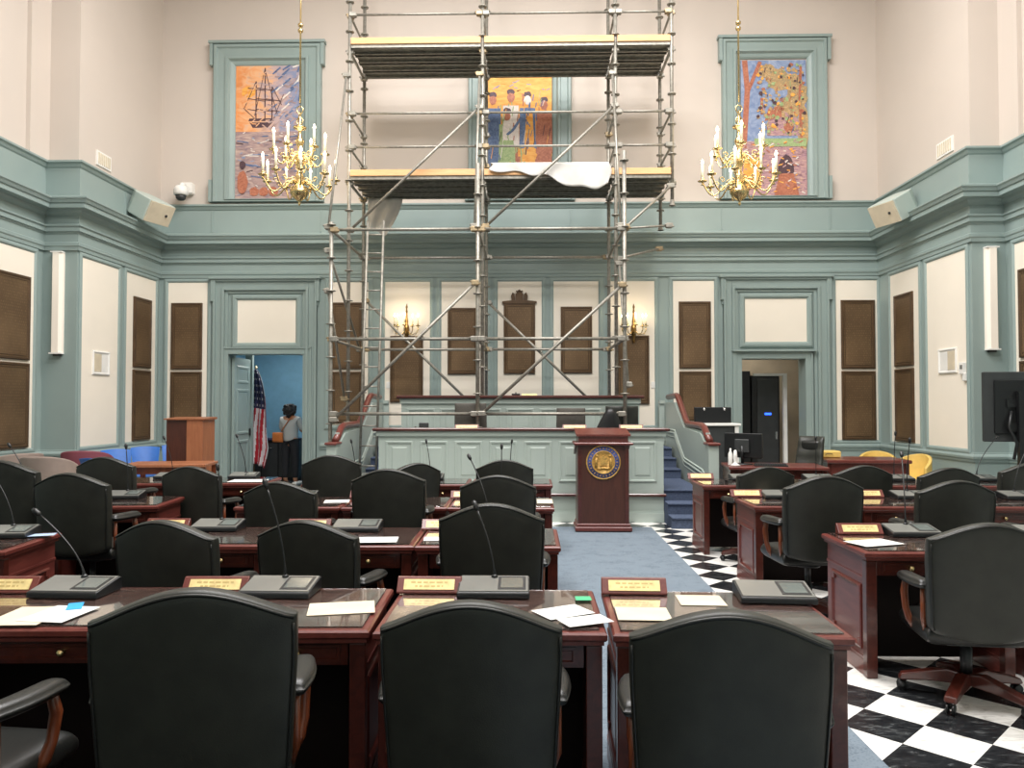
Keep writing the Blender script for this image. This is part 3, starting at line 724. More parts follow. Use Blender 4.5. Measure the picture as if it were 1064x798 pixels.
# corner speakers
for X, s, px, lab in ((XL, 1, 150, 'ship painting'), (XR, -1, 936, 'trees painting')):
    p = PX(px, 216, X + s*.30)
    e = empty('wall_speaker', (X+s*.38, p.y, p.z), 0, 'angled wedge loudspeaker on the cornice near the %s' % lab, 'speaker', 'wedge speakers on the side walls')
    e.scale = (1.3, 1.3, 1.3)
    T_ = Matrix.Rotation(s*R(72), 4, 'Z') @ Matrix.Rotation(R(28), 4, 'X')
    b = MB()
    b.prism([(-.22, -.2), (.22, -.2), (.20, .10), (.13, .22), (-.13, .22), (-.20, .10)], -.15, .15, 'z', 0, T_)
    b.build('cabinet', 'teal_dais', e, bevel=.012)
    b = MB(); b.box(-.21, .21, -.222, -.2, -.14, .14, 0, T_); b.lathe([(.018, 0), (.018, .012), (0, .014)], 10, 1, T_ @ Matrix.Translation((.1, -.222, 0)) @ Matrix.Rotation(R(90), 4, 'X'))
    b.build('grille', ['cpaper', 'black'], e)
    b = MB(); b.tube([(-s*.12, .1, 0), (-s*.28, .14, 0)], .03, 8); b.lathe([(.07, 0), (.07, .02), (.03, .03)], 12, 0, Matrix.Translation((-s*.285, .14, 0)) @ Matrix.Rotation(s*R(90), 4, 'Y')); b.build('bracket', 'grey', e)
# security camera
p = PY(190, 200, YB-.2)
e = empty('security_camera', (p.x, YB-.0, p.z), 0, 'white dome security camera on the wall beside the ship painting', 'camera')
b = MB(); b.box(-.10, .14, -.12, 0, .0, .22, bev=.02); b.tube([(0, -.06, .12), (0, -.24, .14), (0, -.28, .08)], .045, 10); b.build('mount', 'white', e)
b = MB(); b.lathe([(0, .12), (.09, .10), (.13, .04), (.135, -.06), (.11, -.08)], 20, 0, Tm((0, -.28, 0))); b.build('housing', 'white', e)
b = MB(); b.lathe([(.10, -.08), (.085, -.14), (.05, -.17), (0, -.18)], 16, 0, Tm((0, -.28, 0))); b.build('dome', 'darkgrey', e)
# small wall switches in the centre panels
for px, z, lab in ((404, 2.1, 'in the sconce panel by the ladder'), (678, 2.0, 'in the sconce panel by the stair rail')):
    b = MB(); b.box(bx(px)-.035, bx(px)+.035, YB-.02, YB-.006, bz(400)-.06, bz(400)+.06, bev=.004)
    b.box(bx(px)-.012, bx(px)+.012, YB-.03, YB-.02, bz(400)-.02, bz(400)+.02)
    tag(b.build('light_switch', 'white'), 'tiny white switch plate %s' % lab, 'switch', 'switch plates by the sconces')
# ================================================================== CHAIRS
def chair_proto():
    e = empty('swivel_chair')
    # backrest
    zb, sh, ap = .46, 1.003, 1.10; hw = .298; TK = .045
    def top(u): 
        a = abs(u)
        return sh + (ap-sh)*(math.cos(a*PI*.5)**1.15 if a < 1 else 0)
    def halfw(v):
        t = (v+1)/2
        k = 1 if t > .10 else (1-.10*(1-t/.10)**2)
        return (hw-.022+.022*min(1, t*1.3))*k
    def ysh(u, v): return -.27 + .055*(u*u) - .05*((v+1)/2)
    def fn(u, v, sd):
        t = (v+1)/2
        x = halfw(v)*u; z = zb+t*(top(u)-zb)+ (0.03*u*u*(1-t)**3)
        m_ = max(abs(u), abs(v))
        edge = (1-abs(u)**16)*(1-abs(v)**18); th = TK*(.42+.58*edge**.5)
        if sd == 0: return (x, ysh(u, v)-th*.75, z)
        return (x, ysh(u, v)+th*1.3+.02*(1-u*u)*(1-v*v), z)
    b = MB(); b.pillow(26, 26, fn); bk = b.build('backrest', 'leather', e)
    b = MB(); pts = []
    K = .972
    for i in range(25):
        u = -1+2*i/24; pts.append(Vector(fn(u*K, .955, 0))+Vector((0, -.003, .002)))
    b.tube(pts, .0055, 6)
    for sg in (-1, 1):
        b.tube([Vector(fn(sg*K, v, 0))+Vector((0, -.003, 0)) for v in [-.9+.1*i for i in range(19)]], .0045, 6)
    b.build('piping', 'leather_seat', bk)
    # seat
    def fs(u, v, sd):
        x = .28*u*(1-.06*(v+1)/2); y = -.20+.46*(v+1)/2
        edge = ((1-abs(u)**10)*(1-abs(v)**10))**.4
        return (x, y, .455-.045*edge if sd == 0 else .475+.055*edge)
    b = MB(); b.pillow(18, 18, fs); b.build('seat', 'leather_seat', e)
    for s in (-1, 1):
        def fa(u, v, sd):
            t = (v+1)/2; y = -.21+.35*t
            wd = .034+.010*math.sin(PI*t)
            zc = .745-.012*t-.03*max(0, t-.8)*5*.2
            edge = ((1-abs(u)**4)*(1-abs(v)**12))**.5
            return (s*(.282+.012*math.sin(PI*t))+wd*u, y, zc-.028*edge if sd == 0 else zc+.028*edge)
        b = MB(); b.pillow(8, 14, fa); b.build('armrest', 'leather_seat', e)
        b = MB()
        xx = s*.286
        b.tube([(xx, .08, .73), (xx, .11, .64), (xx, .09, .55), (xx*.96, .07, .49), (xx*.9, .05, .455)], [.018, .022, .02, .022, .018], 8)
        b.build('arm_support', 'armwood', e)
        b = MB(); b.tube([(xx, -.16, .73), (xx, -.16, .55), (xx*.9, -.12, .46)], .014, 8); b.build('arm_post', 'armwood', e)
    b = MB(); b.lathe([(.03, .10), (.032, .28), (.022, .285), (.022, .40), (.09, .405), (.10, .425), (0, .426)], 16); b.build('column', 'black', e)
    b = MB(); b.box(-.17, .17, -.18, .18, .415, .435); b.box(-.02, .02, -.02, .22, .405, .42); b.build('tilt_plate', 'darkgrey', e)
    for k in range(5):
        a = 2*PI*k/5+R(90)
        T_ = Matrix.Rotation(a, 4, 'Z')
        b = MB(); b.prism([(.02, .14), (.10, .155), (.22, .125), (.33, .095), (.345, .065), (.32, .06), (.2, .075), (.02, .08)], -.032, .032, 'y', 0, T_)
        lg = b.build('base_leg', 'mahog_dark', e, bevel=.008)
        b = MB()
        for q in (-.022, .008): b.lathe([(.0, 0), (.026, 0), (.028, .004), (.028, .012), (.0, .014)], 14, 0, T_ @ Matrix.Translation((.325, q, .029)) @ Matrix.Rotation(R(-90), 4, 'X'))
        b.tube([T_ @ Vector((.325, 0, .03)), T_ @ Vector((.325, 0, .07))], .009, 6)
        b.build('caster', 'black', lg)
    return e
CH = chair_proto()
UP = ('arm_post', 'backrest', 'seat', 'armrest', 'arm_support', 'tilt_plate')
used = [False]
def put_chair(xb, yb, ztop, rot, where, group='black swivel chairs at the desks'):
    e = CH if not used[0] else copy_tree(CH)
    r = R(rot); K = 1.09
    xb, yb, ztop = xb*K, yb*K, H-(H-ztop)*K
    off = Matrix.Rotation(r, 3, 'Z') @ Vector((0, -.30, 0))
    e.location = (xb-off.x, yb-off.y, .0045); e.rotation_euler = (0, 0, r)
    lift = ztop-1.10
    prev = e.get('_l', 0)
    for ch in e.children:
        if ch.name.split('.')[0] in UP: ch.location.z = lift
    tag(e, 'black leather swivel chair ' + where, 'chair', group)
    used[0] = True
    return e
chairs = [
 (-1.82, 2.12, 1.08, -6, 'cut off beside the desk with the blue slip'),
 (-.92, 2.10, 1.145, 11, 'with the widest back, between blue slip and green slip'),
 (-.175, 2.30, 1.065, 0, 'before the desk with green slip and white sheets'),
 (.548, 2.13, 1.086, -7, 'before the desk standing on the carpet with cream notice'),
 (-1.80, 3.75, 1.08, -11, 'second row, showing its arm, furthest from the carpet'),
 (-1.14, 3.90, 1.06, -11, 'second row, behind the console of the widest chair'),
 (-.195, 3.96, 1.14, 0, 'second row, next to the carpet edge'),
 (-3.20, 5.30, 1.17, -4, 'tall, beyond the end panel with the blue leaflet'),
 (-3.78, 5.42, 1.248, -4, 'cut off by the picture edge before the taupe armchairs'),
 (-3.02, 6.80, 1.096, -6, 'just below the plain oak podium'),
 (-1.81, 5.53, 1.09, -6, 'third row, right below the flag doorway and person'),
 (-1.03, 5.60, 1.177, 0, 'third row, tallest one below the ladder side stair'),
 (-.225, 5.50, 1.142, 0, 'third row, next to the carpet, behind another thin microphone'),
 (-3.85, 6.90, 1.17, -4, 'below the bright blue chairs by the wall'),
 (-1.83, 7.08, 1.178, 4, 'fourth row, in front of the newel under the ladder'),
 (-1.05, 7.15, 1.10, 38, 'fourth row, swivelled sideways before the clerk bench'),
 (-.235, 7.32, 1.12, 0, 'last before the clerk bench, beside the lectern aisle'),
 (2.22, 3.78, 1.075, -6, 'showing star base and casters on the chequered floor'),
 (1.985, 5.22, 1.17, 6, 'beside the chequered aisle, between two end desks'),
 (2.20, 7.20, 1.07, 8, 'before the wooden computer desk and stair rail'),
 (2.97, 5.42, 1.12, 2, 'directly behind the one showing its star base'),
 (3.11, 7.24, 1.08, 2, 'before the red wooden table with yellow case'),
 (3.77, 7.0, 1.08, 2, 'below the yellow chairs by the wall'),
 (4.52, 7.05, 1.12, 2, 'cut off by the picture edge under the television'),
 (3.74, 5.35, 1.10, 2, 'showing only an arm at the picture edge below the television'),
]
for c in chairs: put_chair(*c)
# ================================================================== DESKS
DW, DD, DH = .916, .69, .76
def desk_proto():
    e = empty('member_desk')
    w, d = DW/2, DD/2
    b = MB(); b.box(-w, w, -d, d, .722, .757, bev=.008); b.box(-w+.012, w-.012, -d+.012, d-.012, .706, .722)
    b.build('desktop', 'mahog', e)
    b = MB(); b.box(-w+.035, w-.035, -d+.035, d-.035, .757, .759); b.build('inset_veneer', 'mahog_top', e)
    for s in (-1, 1):
        xo = s*(w-.03); xi = s*(w-.07)
        a, c = min(xo, xi), max(xo, xi)
        b = MB(); b.box(a, c, -d+.04, d-.03, .0, .706)
        b.box(a-.006, c+.006, -d+.03, d-.02, 0, .09); b.box(a-.004, c+.004, -d+.034, d-.024, .09, .11)
        b.box(a-.005, c+.005, -d+.034, d-.024, .575, .592)
        W_ = lambda u, v, q: Vector((xo+s*q, u, v))
        b.frame(-d+.12, d-.11, .15, .54, [(0, 0), (.0, .008), (.012, .012), (.024, .006), (.03, 0)], W_)
        for cu in (-d+.15, d-.14):
            for cv in (.18, .51): b.box(min(xo, xo+s*.011), max(xo, xo+s*.011), cu-.022, cu+.022, cv-.022, cv+.022)
        sp = b.build('side_panel', 'mahog', e)
        b = MB(); b.box(a-.012, c+.012, -d+.028, -d+.085, 0, .70); b.build('leg', 'mahog_dark', e, bevel=.004)
    b = MB(); b.box(-w+.07, w-.07, .03, .055, .02, .706); b.build('modesty_panel', 'kneehole_shade', e)
    b = MB(); b.box(-w+.09, w-.09, -d+.045, -d+.065, .61, .70); b.frame(-w+.12, w-.12, .622, .69, [(0, 0), (0, .006), (.012, .006), (.016, 0)], lambda u, v, q: Vector((u, -d+.045-q, v)))
    dr = b.build('drawer', 'mahog_dark', e)
    for xx in (-.17, .17):
        b = MB(); b.lathe([(.012, 0), (.008, .012), (.017, .022), (.012, .03), (0, .032)], 12, 0, Matrix.Translation((xx, -d+.045, .657)) @ Matrix.Rotation(R(90), 4, 'X')); b.build('knob', 'brass', dr)
    b = MB(); b.box(-w+.03, w-.03, -d+.03, d-.03, .7605, .7655, bev=.001); b.build('glass_top', 'glass', e)
    return e
DK = desk_proto()
dused = [False]
def console_proto():
    e = empty('voting_console')
    b = MB(); b.prism([(-.105, .0), (.105, 0), (.105, .055), (.09, .06), (-.10, .028), (-.105, .02)], -.165, .165, 'x'); b.build('housing', 'black', e, bevel=.006)
    def pl(x0, x1, y0, y1, lift):
        zf = lambda y: .028+(y+.10)*(.032/.19)+lift
        return [(x0, y0, zf(y0)), (x1, y0, zf(y0)), (x1, y1, zf(y1)), (x0, y1, zf(y1))]
    b = MB()
    for x0, x1, y0, y1, l0, l1 in ((-.155, .158, -.092, .086, -.002, .003),):
        a = pl(x0, x1, y0, y1, l0); c = pl(x0, x1, y0, y1, l1); b.add(a+c, [(3, 2, 1, 0), (4, 5, 6, 7), (0, 1, 5, 4), (1, 2, 6, 5), (2, 3, 7, 6), (3, 0, 4, 7)])
    b.build('top_plate', 'grey', e)
    b = MB(); a = pl(.02, .148, -.075, .072, .002); c = pl(.02, .148, -.075, .072, .0045); b.add(a+c, [(3, 2, 1, 0), (4, 5, 6, 7), (0, 1, 5, 4), (1, 2, 6, 5), (2, 3, 7, 6), (3, 0, 4, 7)])
    bz_ = b.build('bezel', 'black', e)
    b = MB(); a = pl(.033, .135, -.058, .055, .004); c = pl(.033, .135, -.058, .055, .0055); b.add(a+c, [(3, 2, 1, 0), (4, 5, 6, 7), (0, 1, 5, 4), (1, 2, 6, 5), (2, 3, 7, 6), (3, 0, 4, 7)])
    b.build('screen', 'screen', bz_)
    return e
def nameplate_proto():
    e = empty('desk_nameplate')
    b = MB(); b.prism([(-.03, 0), (.035, 0), (.035, .068), (.018, .068), (-.03, .008)], -.15, .15, 'x'); b.build('block', 'mahog', e, bevel=.003)
    T_ = Matrix.Translation((0, -.0075, .0375)) @ Matrix.Rotation(math.atan2(.06, .048), 4, 'X')
    b = MB(); b.box(-.118, .118, -.026, .026, -.001, .003, 0, T_)
    for r_, L in ((.010, .085), (-.009, .065)):
        x = -L
        while x < L:
            q = random.uniform(.012, .03); b.box(x, min(L, x+q), r_-.0035, r_+.0035, .003, .0036, 1, T_); x += q+.008
    b.build('brass_plate', ['label', 'engrave'], e)
    return e
CP, NP = console_proto(), nameplate_proto()
cused, nused = [False], [False]
def put(proto, flag, loc, rz):
    e = proto if not flag[0] else copy_tree(proto); flag[0] = True
    e.location = loc; e.rotation_euler = (0, 0, rz); return e
def mic(parent, dx, dy, h, bx_=.0, by_=.07):
    """gooseneck microphone standing on a console: leans by (dx, dy) over height h"""
    z0 = .052
    pts = []
    for i in range(13):
        t = i/12; s_ = t**1.7
        pts.append((bx_+dx*s_, by_+dy*s_, z0+h*(t-.0*t*t)))
    b = MB(); b.tube(pts, [.008]*2+[.0045]*11, 8); b.lathe([(.016, z0-.004), (.016, z0+.012), (.008, z0+.02)], 12, 0, Tm((bx_, by_, 0)))
    o = b.build('gooseneck', 'black', parent)
    d = (Vector(pts[-1])-Vector(pts[-2])).normalized(); p = Vector(pts[-1])
    b = MB(); b.tube([p-d*.005, p+d*.01, p+d*.035, p+d*.05], [.006, .013, .014, .008], 10); b.build('microphone_head', 'black', o)
TOP = .771
def put_desk(x, y, rot, where, np_=None, con=None, m_=None, npw=None):
    e = DK if not dused[0] else copy_tree(DK); dused[0] = True
    e.location = (x, y, .0045); e.rotation_euler = (0, 0, R(rot))
    tag(e, 'mahogany desk with glass top, ' + where, 'desk', 'members desks in curved rows')
    Rz = Matrix.Rotation(R(rot), 3, 'Z')
    if np_ is not None:
        v = Rz @ Vector((np_[0], np_[1], 0)); o = put(NP, nused, (x+v.x-.012, y+v.y, TOP+.001), R(rot)+R(np_[2] if len(np_) > 2 else 0))
        tag(o, 'brass name block on the desk ' + where, 'name plate', 'brass name blocks on the desks')
    if con is not None:
        v = Rz @ Vector((con[0], con[1], 0)); o = put(CP, cused, (x+v.x, y+v.y, TOP+.001), R(rot)+R(con[2] if len(con) > 2 else 0))
        tag(o, 'touchscreen console on the desk ' + where, 'console', 'touchscreen consoles on the desks')
        CONS.append((o, m_))
    return e
CONS = []
desks = [
 # x, y, rot, where, nameplate(dx,dy,rot), console(dx,dy,rot), mic (dx,dy,h)
 (-2.045, 3.36, 2, 'holding a blue slip of paper', (-.38, .22), (-.06, .20, -4), (-.26, .05, .29)),
 (-1.10, 3.36, 2, 'half hidden by the widest chair back', (-.345, .24), (-.05, .22, -3), (-.11, .05, .42)),
 (-.155, 3.36, 0, 'holding a green slip and white sheets', (-.30, .25), (-.01, .24), (-.09, .1, .31)),
 (.79, 3.34, -1.5, 'standing out on the carpet with a cream notice', (-.30, .26), (.31, .20, -2), None),
 (-2.125, 5.17, 1, 'second row, farthest from the carpet', (-.41, .24), (-.06, .22), (-.05, .05, .35)),
 (-1.19, 5.17, 1, 'second row, with one large white sheet', (-.34, .24), (-.01, .22), None),
 (-.262, 5.17, 0, 'second row, next to the carpet', (-.33, .24), (-.02, .22), (-.15, .2, .42)),
 (-2.10, 6.96, 1, 'third row, under the flag doorway', (-.34, .24), (-.05, .22), None),
 (-1.17, 6.96, 1, 'third row, below the foot of the ladder side stair', (-.34, .24), (-.03, .22), None),
 (-.243, 6.96, 0, 'third row, next to the carpet', (-.33, .24), (-.02, .22), (.0, .05, .40)),
 (-2.08, 8.86, 1, 'fourth row, facing the ladder side balustrade', None, (.02, .2), (-.06, .05, .36)),
 (-1.14, 8.86, 1, 'fourth row, facing the middle of the clerk bench', None, (-.03, .2), (-.05, .05, .36)),
 (-.20, 8.86, 0, 'fourth row, closest to the seal lectern', None, (-.03, .2), (.02, .02, .36)),
 (-3.44, 8.94, 4, 'in front of the plain oak podium', None, (.05, .2), (-.12, .05, .42)),
 (-4.45, 8.87, 4, 'in front of the bright blue chairs', None, (.2, .2), (-.12, .05, .40)),
 (-3.735, 6.97, 6, 'with end panel beside the tall backed chair', (-.36, .22), (-.04, .20), (-.04, .05, .40)),
 (-4.68, 6.87, 6, 'third row, cut off before the taupe armchairs', (-.4, .22), (.02, .20), (-.2, .05, .42)),
 (-3.66, 4.90, 6, 'with only its end panel in the picture', None, (.20, .16), (-.25, .1, .42)),
 (2.468, 5.03, 0, 'with carved end panel on the chequered floor', (-.22, .26), (.10, .24), (.10, .25, .45)),
 (3.42, 5.03, 0, 'mostly hidden by the chair showing its star base', None, (.0, .2), None),
 (2.41, 7.10, 0, 'middle of three end desks along the chequered aisle', (-.34, .27), (-.05, .24), None),
 (3.35, 7.10, 0, 'beside the tilted aisle chair, under the yellow chairs', (-.15, .27), (.22, .22), (.03, .0, .46)),
 (4.29, 7.10, 0, 'second row, cut off under the television', None, (.28, .22), (.2, .1, .42)),
 (2.35, 8.83, 0, 'at the foot of the stair by the server rack', (-.33, .27), (.15, .2), None),
 (3.30, 8.83, 0, 'last row before the red wooden table', None, (.05, .2), (.0, .0, .40)),
 (4.25, 8.83, 0, 'last row before the yellow chairs', None, (.0, .2), (.03, .02, .46)),
 (5.20, 8.83, 0, 'last row below the television stand', None, (.0, .2), (.35, .2, .42)),
]
for d in desks: put_desk(*d)
for o, m_ in CONS:
    if m_: mic(o, *m_)
tb_ = MB(); tb_.box(-.12, .12, -.03, .0, .30, .37, bev=.006); tb_.box(-.10, -.04, -.034, -.03, .315, .355); tb_.box(.03, .09, -.034, -.03, .315, .355)
ob_ = tb_.build('cable_box', 'grey', None, (2.62, 5.055, .0)); tag(ob_, 'grey power box mounted inside the kneehole of the carved end desk', 'power box')
# ------------------------------------------------------------------ papers
SK = [0]
def sheet(px, py, w, h, rot, m_, label, name='paper_sheet', z=TOP, cat='paper'):
    SK[0] += 1; z = z+.0022*(SK[0] % 4)
    p = PZ(px, py, z)
    b = MB(); n = 6
    b.box(-w/2, w/2, -h/2, h/2, .0005, .002)
    o = b.build(name, m_, None, (p.x, p.y, z), (0, 0, R(rot))); tag(o, label, cat, 'papers on the desks'); return o
sheet(30, 640, .22, .28, 3, 'cpaper', 'cream sheet beside the console on the blue slip desk')
sheet(62, 638, .20, .24, -6, 'paper', 'white sheet in front of the console on the blue slip desk')
sheet(78, 630, .06, .12, 25, 'cyan', 'bright blue paper slip in front of a console', name='paper_slip')
sheet(355, 632, .28, .20, 12, 'cpaper', 'cream sheet next to the joint beside the widest chair')
sheet(585, 636, .22, .16, 30, 'paper', 'white sheet lying askew beside the green slip')
sheet(608, 645, .2, .12, 24, 'paper', 'second white sheet overlapping nearer the desk corner', z=TOP+.002)
sheet(606, 622, .07, .07, 2, 'green', 'square green slip near the desk joint', name='paper_slip')
sheet(728, 624, .20, .18, -2, 'cpaper', 'cream printed notice on the desk standing on carpet')
sheet(668, 638, .22, .2, -2, 'cpaper', 'cream sheet in front of the name block on carpet desk')
sheet(908, 564, .30, .20, 20, 'paper', 'white sheet on the desk with carved end panel')
sheet(392, 561, .26, .20, 5, 'paper', 'large white sheet on a second row desk')
sheet(450, 560, .12, .14, 5, 'paper', 'small white sheet beside the second row desk joint')
sheet(350, 521, .22, .20, 10, 'paper', 'white sheet on a third row desk under the person')
sheet(566, 521, .14, .3, 0, 'cpaper', 'cream sheet at the carpet end of the third row')
sheet(40, 556, .2, .1, 20, 'pblue', 'pale blue leaflet on the end panel desk at picture edge')
sheet(258, 499.5, .4, .3, 4, 'paper', 'white sheet across the desk before the oak podium')
sheet(800, 512, .18, .14, 4, 'cpaper', 'folded cream sheet beside the chequered aisle console')
# ================================================================== SCAFFOLD
SX = [PY(344, 300, 11.5).x, PY(496.5, 300, 11.5).x, PY(649, 300, 11.5).x]
YF, YM, YK = 11.5, 12.62, 13.75
sc = empty('scaffold', (SX[1], 12.6, Z2), 0, 'tall galvanised tube scaffold with two plank decks standing on the dais', 'scaffold')
def sp(o): return par(o, sc)
def standard(x, y, z0, z1, m_='steel'):
    b = MB(); b.tube([(x, y, z0), (x, y, z1)], .03, 12)
    z = z0+.35
    while z < z1-.05:
        b.lathe([(.03, -.004), (.07, 0), (.07, .014), (.03, .018)], 12, 0, Tm((x, y, z))); z += .5
    b.lathe([(.055, 0), (.055, .01), (.04, .012), (.034, .1)], 12, 0, Tm((x, y, z0)))
    sp(b.build('standard', m_))
def coupler(b, p):
    T_ = Matrix.Translation(p); b.box(-.055, .055, -.045, .045, -.04, .04, 0, T_, bev=.012); b.tube([p+Vector((-.075, -.02, .02)), p+Vector((.075, -.02, -.02))], .014, 6)
def bar(p, q, name='ledger', m_='steel', r_=.024, ends=True):
    p, q = Vector(p), Vector(q)
    b = MB(); b.tube([p, q], r_, 10); o = sp(b.build(name, m_))
    if ends:
        d = (q-p).normalized()
        for e_ in (p+d*.05, q-d*.05):
            b = MB(); coupler(b, e_); k = b.build('coupler', 'rust' if random.random() < .35 else 'steeldark'); k.parent = o; k.matrix_parent_inverse = Matrix.Translation(-Vector(sc.location))
            k.matrix_parent_inverse = Matrix.Identity(4); 
            k.location = (0, 0, 0)
    return o
zl = [PY(500, y, YF).z for y in (430, 352, 238)]        # front ledgers
zlow, zmid, zhi = zl
zD1 = PY(500, 187, YM).z; zD2 = PY(500, 50, YM).z       # deck undersides at the front
XE = PY(698, 120, YM).x
# standards
standard(SX[0], YF, 0, zhi+.12); standard(SX[1], YF, Z1, zhi+1.0); standard(SX[2], YF, Z1, zD1+.1)
for x in SX:
    z_ = 0 if x == SX[0] else Z2
    standard(x, YK, z_, 9.6); standard(x, YM, z_, 9.6)
standard(XE, YM, zD1-.45, 9.6); standard(XE, YK, zD1-.6, 9.6)
# ledgers
for z in zl:
    for i in (0, 1): bar((SX[i], YF, z), (SX[i+1], YF, z))
for z in (zmid, zhi):
    for i in (0, 1): bar((SX[i], YK, z), (SX[i+1], YK, z))
    for x in SX: bar((x, YF, z), (x, YK, z), 'transom')
for z in [PY(500, y, YM).z for y in (152, 117, 14)]:
    for i in (0, 1): bar((SX[i], YM, z), (SX[i+1], YM, z), r_=.02)
    bar((SX[2], YM, z), (XE, YM, z), r_=.02)
    for x in SX+[XE]: bar((x, YM, z), (x, YK, z), 'transom', r_=.02)
for z in [PY(500, 152, YM).z, PY(500, 14, YM).z]:
    pass
for z in (zD1-.03, zD2-.03):
    for x in SX+[XE]: bar((x, YM, z), (x, YK, z), 'transom')
# braces
bar((SX[0]+.03, YF-.05, zlow-.12), (SX[1], YF-.05, PY(495, 292, YF).z), 'diagonal_brace')
bar((SX[1]+.03, YF-.05, zlow-.03), (SX[2], YF-.05, PY(650, 294, YF).z), 'diagonal_brace')
bar((SX[0]+.03, YM-.19, PY(368, 244, YM).z), (SX[1], YM-.19, PY(497, 114, YM).z), 'diagonal_brace')
bar((SX[1]+.03, YM-.19, PY(507, 240, YM).z), (SX[2], YM-.19, PY(642, 112, YM).z), 'diagonal_brace')
bar((SX[0], YK+.05, PY(378, 310, YK).z), (SX[1]-.2, YK+.05, PY(490, 424, YK).z), 'diagonal_brace')
bar((SX[1], YK+.05, PY(507, 312, YK).z), (SX[2]-.2, YK+.05, PY(618, 424, YK).z), 'diagonal_brace')
for x in SX:
    bar((x-.05, YF, zhi+.0), (x-.05, YM, zD2-.4), 'raking_brace', r_=.02)
bar((SX[2]+.05, YM, 4.0), (SX[2]+.05, YF, 1.9), 'raking_brace', r_=.02)
bar((SX[0]-.05, YK, 2.6), (SX[0]-.05, YF, 4.0), 'raking_brace', r_=.02)
bar((SX[0]-.05, YF, 3.4), (SX[0]-.05, YM, 1.7), 'raking_brace', r_=.02)
# right hand outrigger bay
bar((SX[2], YF, zhi+.0), (XE, YM, zD1-.1), 'outrigger_brace', r_=.02)
bar((SX[2], YM, zhi-.25), (XE, YK, zhi+.15), 'outrigger_brace', r_=.02)
bar((SX[2], YM, zhi+.25), (XE, YM, zhi+.3), 'outrigger_brace', r_=.018)
# decks: steel planks
def deck(z, toe_m, gap=None):
    xs = SX+[XE]
    for i in range(3):
        a, c = xs[i]+.03, xs[i+1]-.03
        n = 4; pw = (YK-YM+.12)/n
        for k in range(n):
            y0 = YM-.06+k*pw+.012; y1 = y0+pw-.03
            b = MB(); b.box(a, c, y0, y1, z+.05, z+.06); b.box(a, c, y0, y0+.02, z, z+.05); b.box(a, c, y1-.02, y1, z, z+.05)
            b.box(a, c, y0, y0+.05, z, z+.006); b.box(a, c, y1-.05, y1, z, z+.006)
            sp(b.build('deck_plank', 'steeldark'))
        b = MB(); b.box(a, c, YM-.075, YM-.045, z+.06, z+.165); sp(b.build('toe_board', toe_m, bevel=.004))
deck(zD1, 'plywood'); deck(zD2, 'plywood')
b = MB(); b.box(XE-.06, XE-.03, YM, YK, zD1+.06, zD1+.2); sp(b.build('toe_board', 'plywood')); b = MB(); b.box(SX[0]+.06, SX[0]+.09, YM, YK, zD2+.06, zD2+.2); sp(b.build('toe_board', 'plywood'))
# access ladder inside the outer bay
ld = empty('access_ladder', (SX[0]+.20, 12.15, Z1), 0, 'narrow metal ladder inside the scaffold beside the stair rail', 'ladder')
def lpt(t, s): return Vector((SX[0]+.27+s, 11.95+.5*t, .46+3.75*t))
for s in (.07, .33):
    b = MB(); b.tube([lpt(0, s), lpt(1.12, s)], .02, 8); par(b.build('rail', 'steeldark'), ld)
for k in range(13):
    b = MB(); b.tube([lpt(.06+k*.083, .07), lpt(.06+k*.083, .33)], .012, 8); par(b.build('rung', 'steel'), ld)
# dust sheets
def cloth(name, fn, nu, nv, m_, label, cat='dust sheet'):
    b = MB(); vs = [fn(i/nu, j/nv) for j in range(nv+1) for i in range(nu+1)]
    fs = [(j*(nu+1)+i, j*(nu+1)+i+1, (j+1)*(nu+1)+i+1, (j+1)*(nu+1)+i) for j in range(nv) for i in range(nu)]
    b.add(vs, fs, 0, True); o = b.build(name, m_)
    sd = o.modifiers.new('th', 'SOLIDIFY'); sd.thickness = .006
    return tag(o, label, cat)
xa, xb = PY(510, 185, YM).x, PY(633, 185, YM).x
def fsheet(u, v):
    x = xa+(xb-xa)*u
    drop = .05+.17*u+.10*max(0, math.sin((u-.5)*6))+.02*math.sin(u*23)
    if v < .5:
        t = v/.5; return (x, YM+.75-.87*t, zD1+.082+.03*abs(math.sin(u*9+t*4))*t+.165*min(1, max(0, t-.7)*4.6))
    t = (v-.5)/.5
    return (x+.03*math.sin(t*5+u*12), YM-.115-.015*math.sin(u*25)*t, zD1+.25-(.05+drop*1.35)*t)
cloth('draped_sheet', fsheet, 60, 20, 'tarp', 'crumpled white dust sheet draped over the lower scaffold deck')
px0 = PY(386, 205, YK-.05); 
def fsheet2(u, v):
    w_ = .62*(1-.45*v**1.5)
    return (SX[0]+.10+w_*u, 13.62+.03*math.sin(u*14+v*3), zD1-.03-.62*v+.05*math.sin(u*5)*v)
cloth('hanging_sheet', fsheet2, 20, 14, 'tarp', 'grey white cloth hanging below the lower deck beside the ladder')
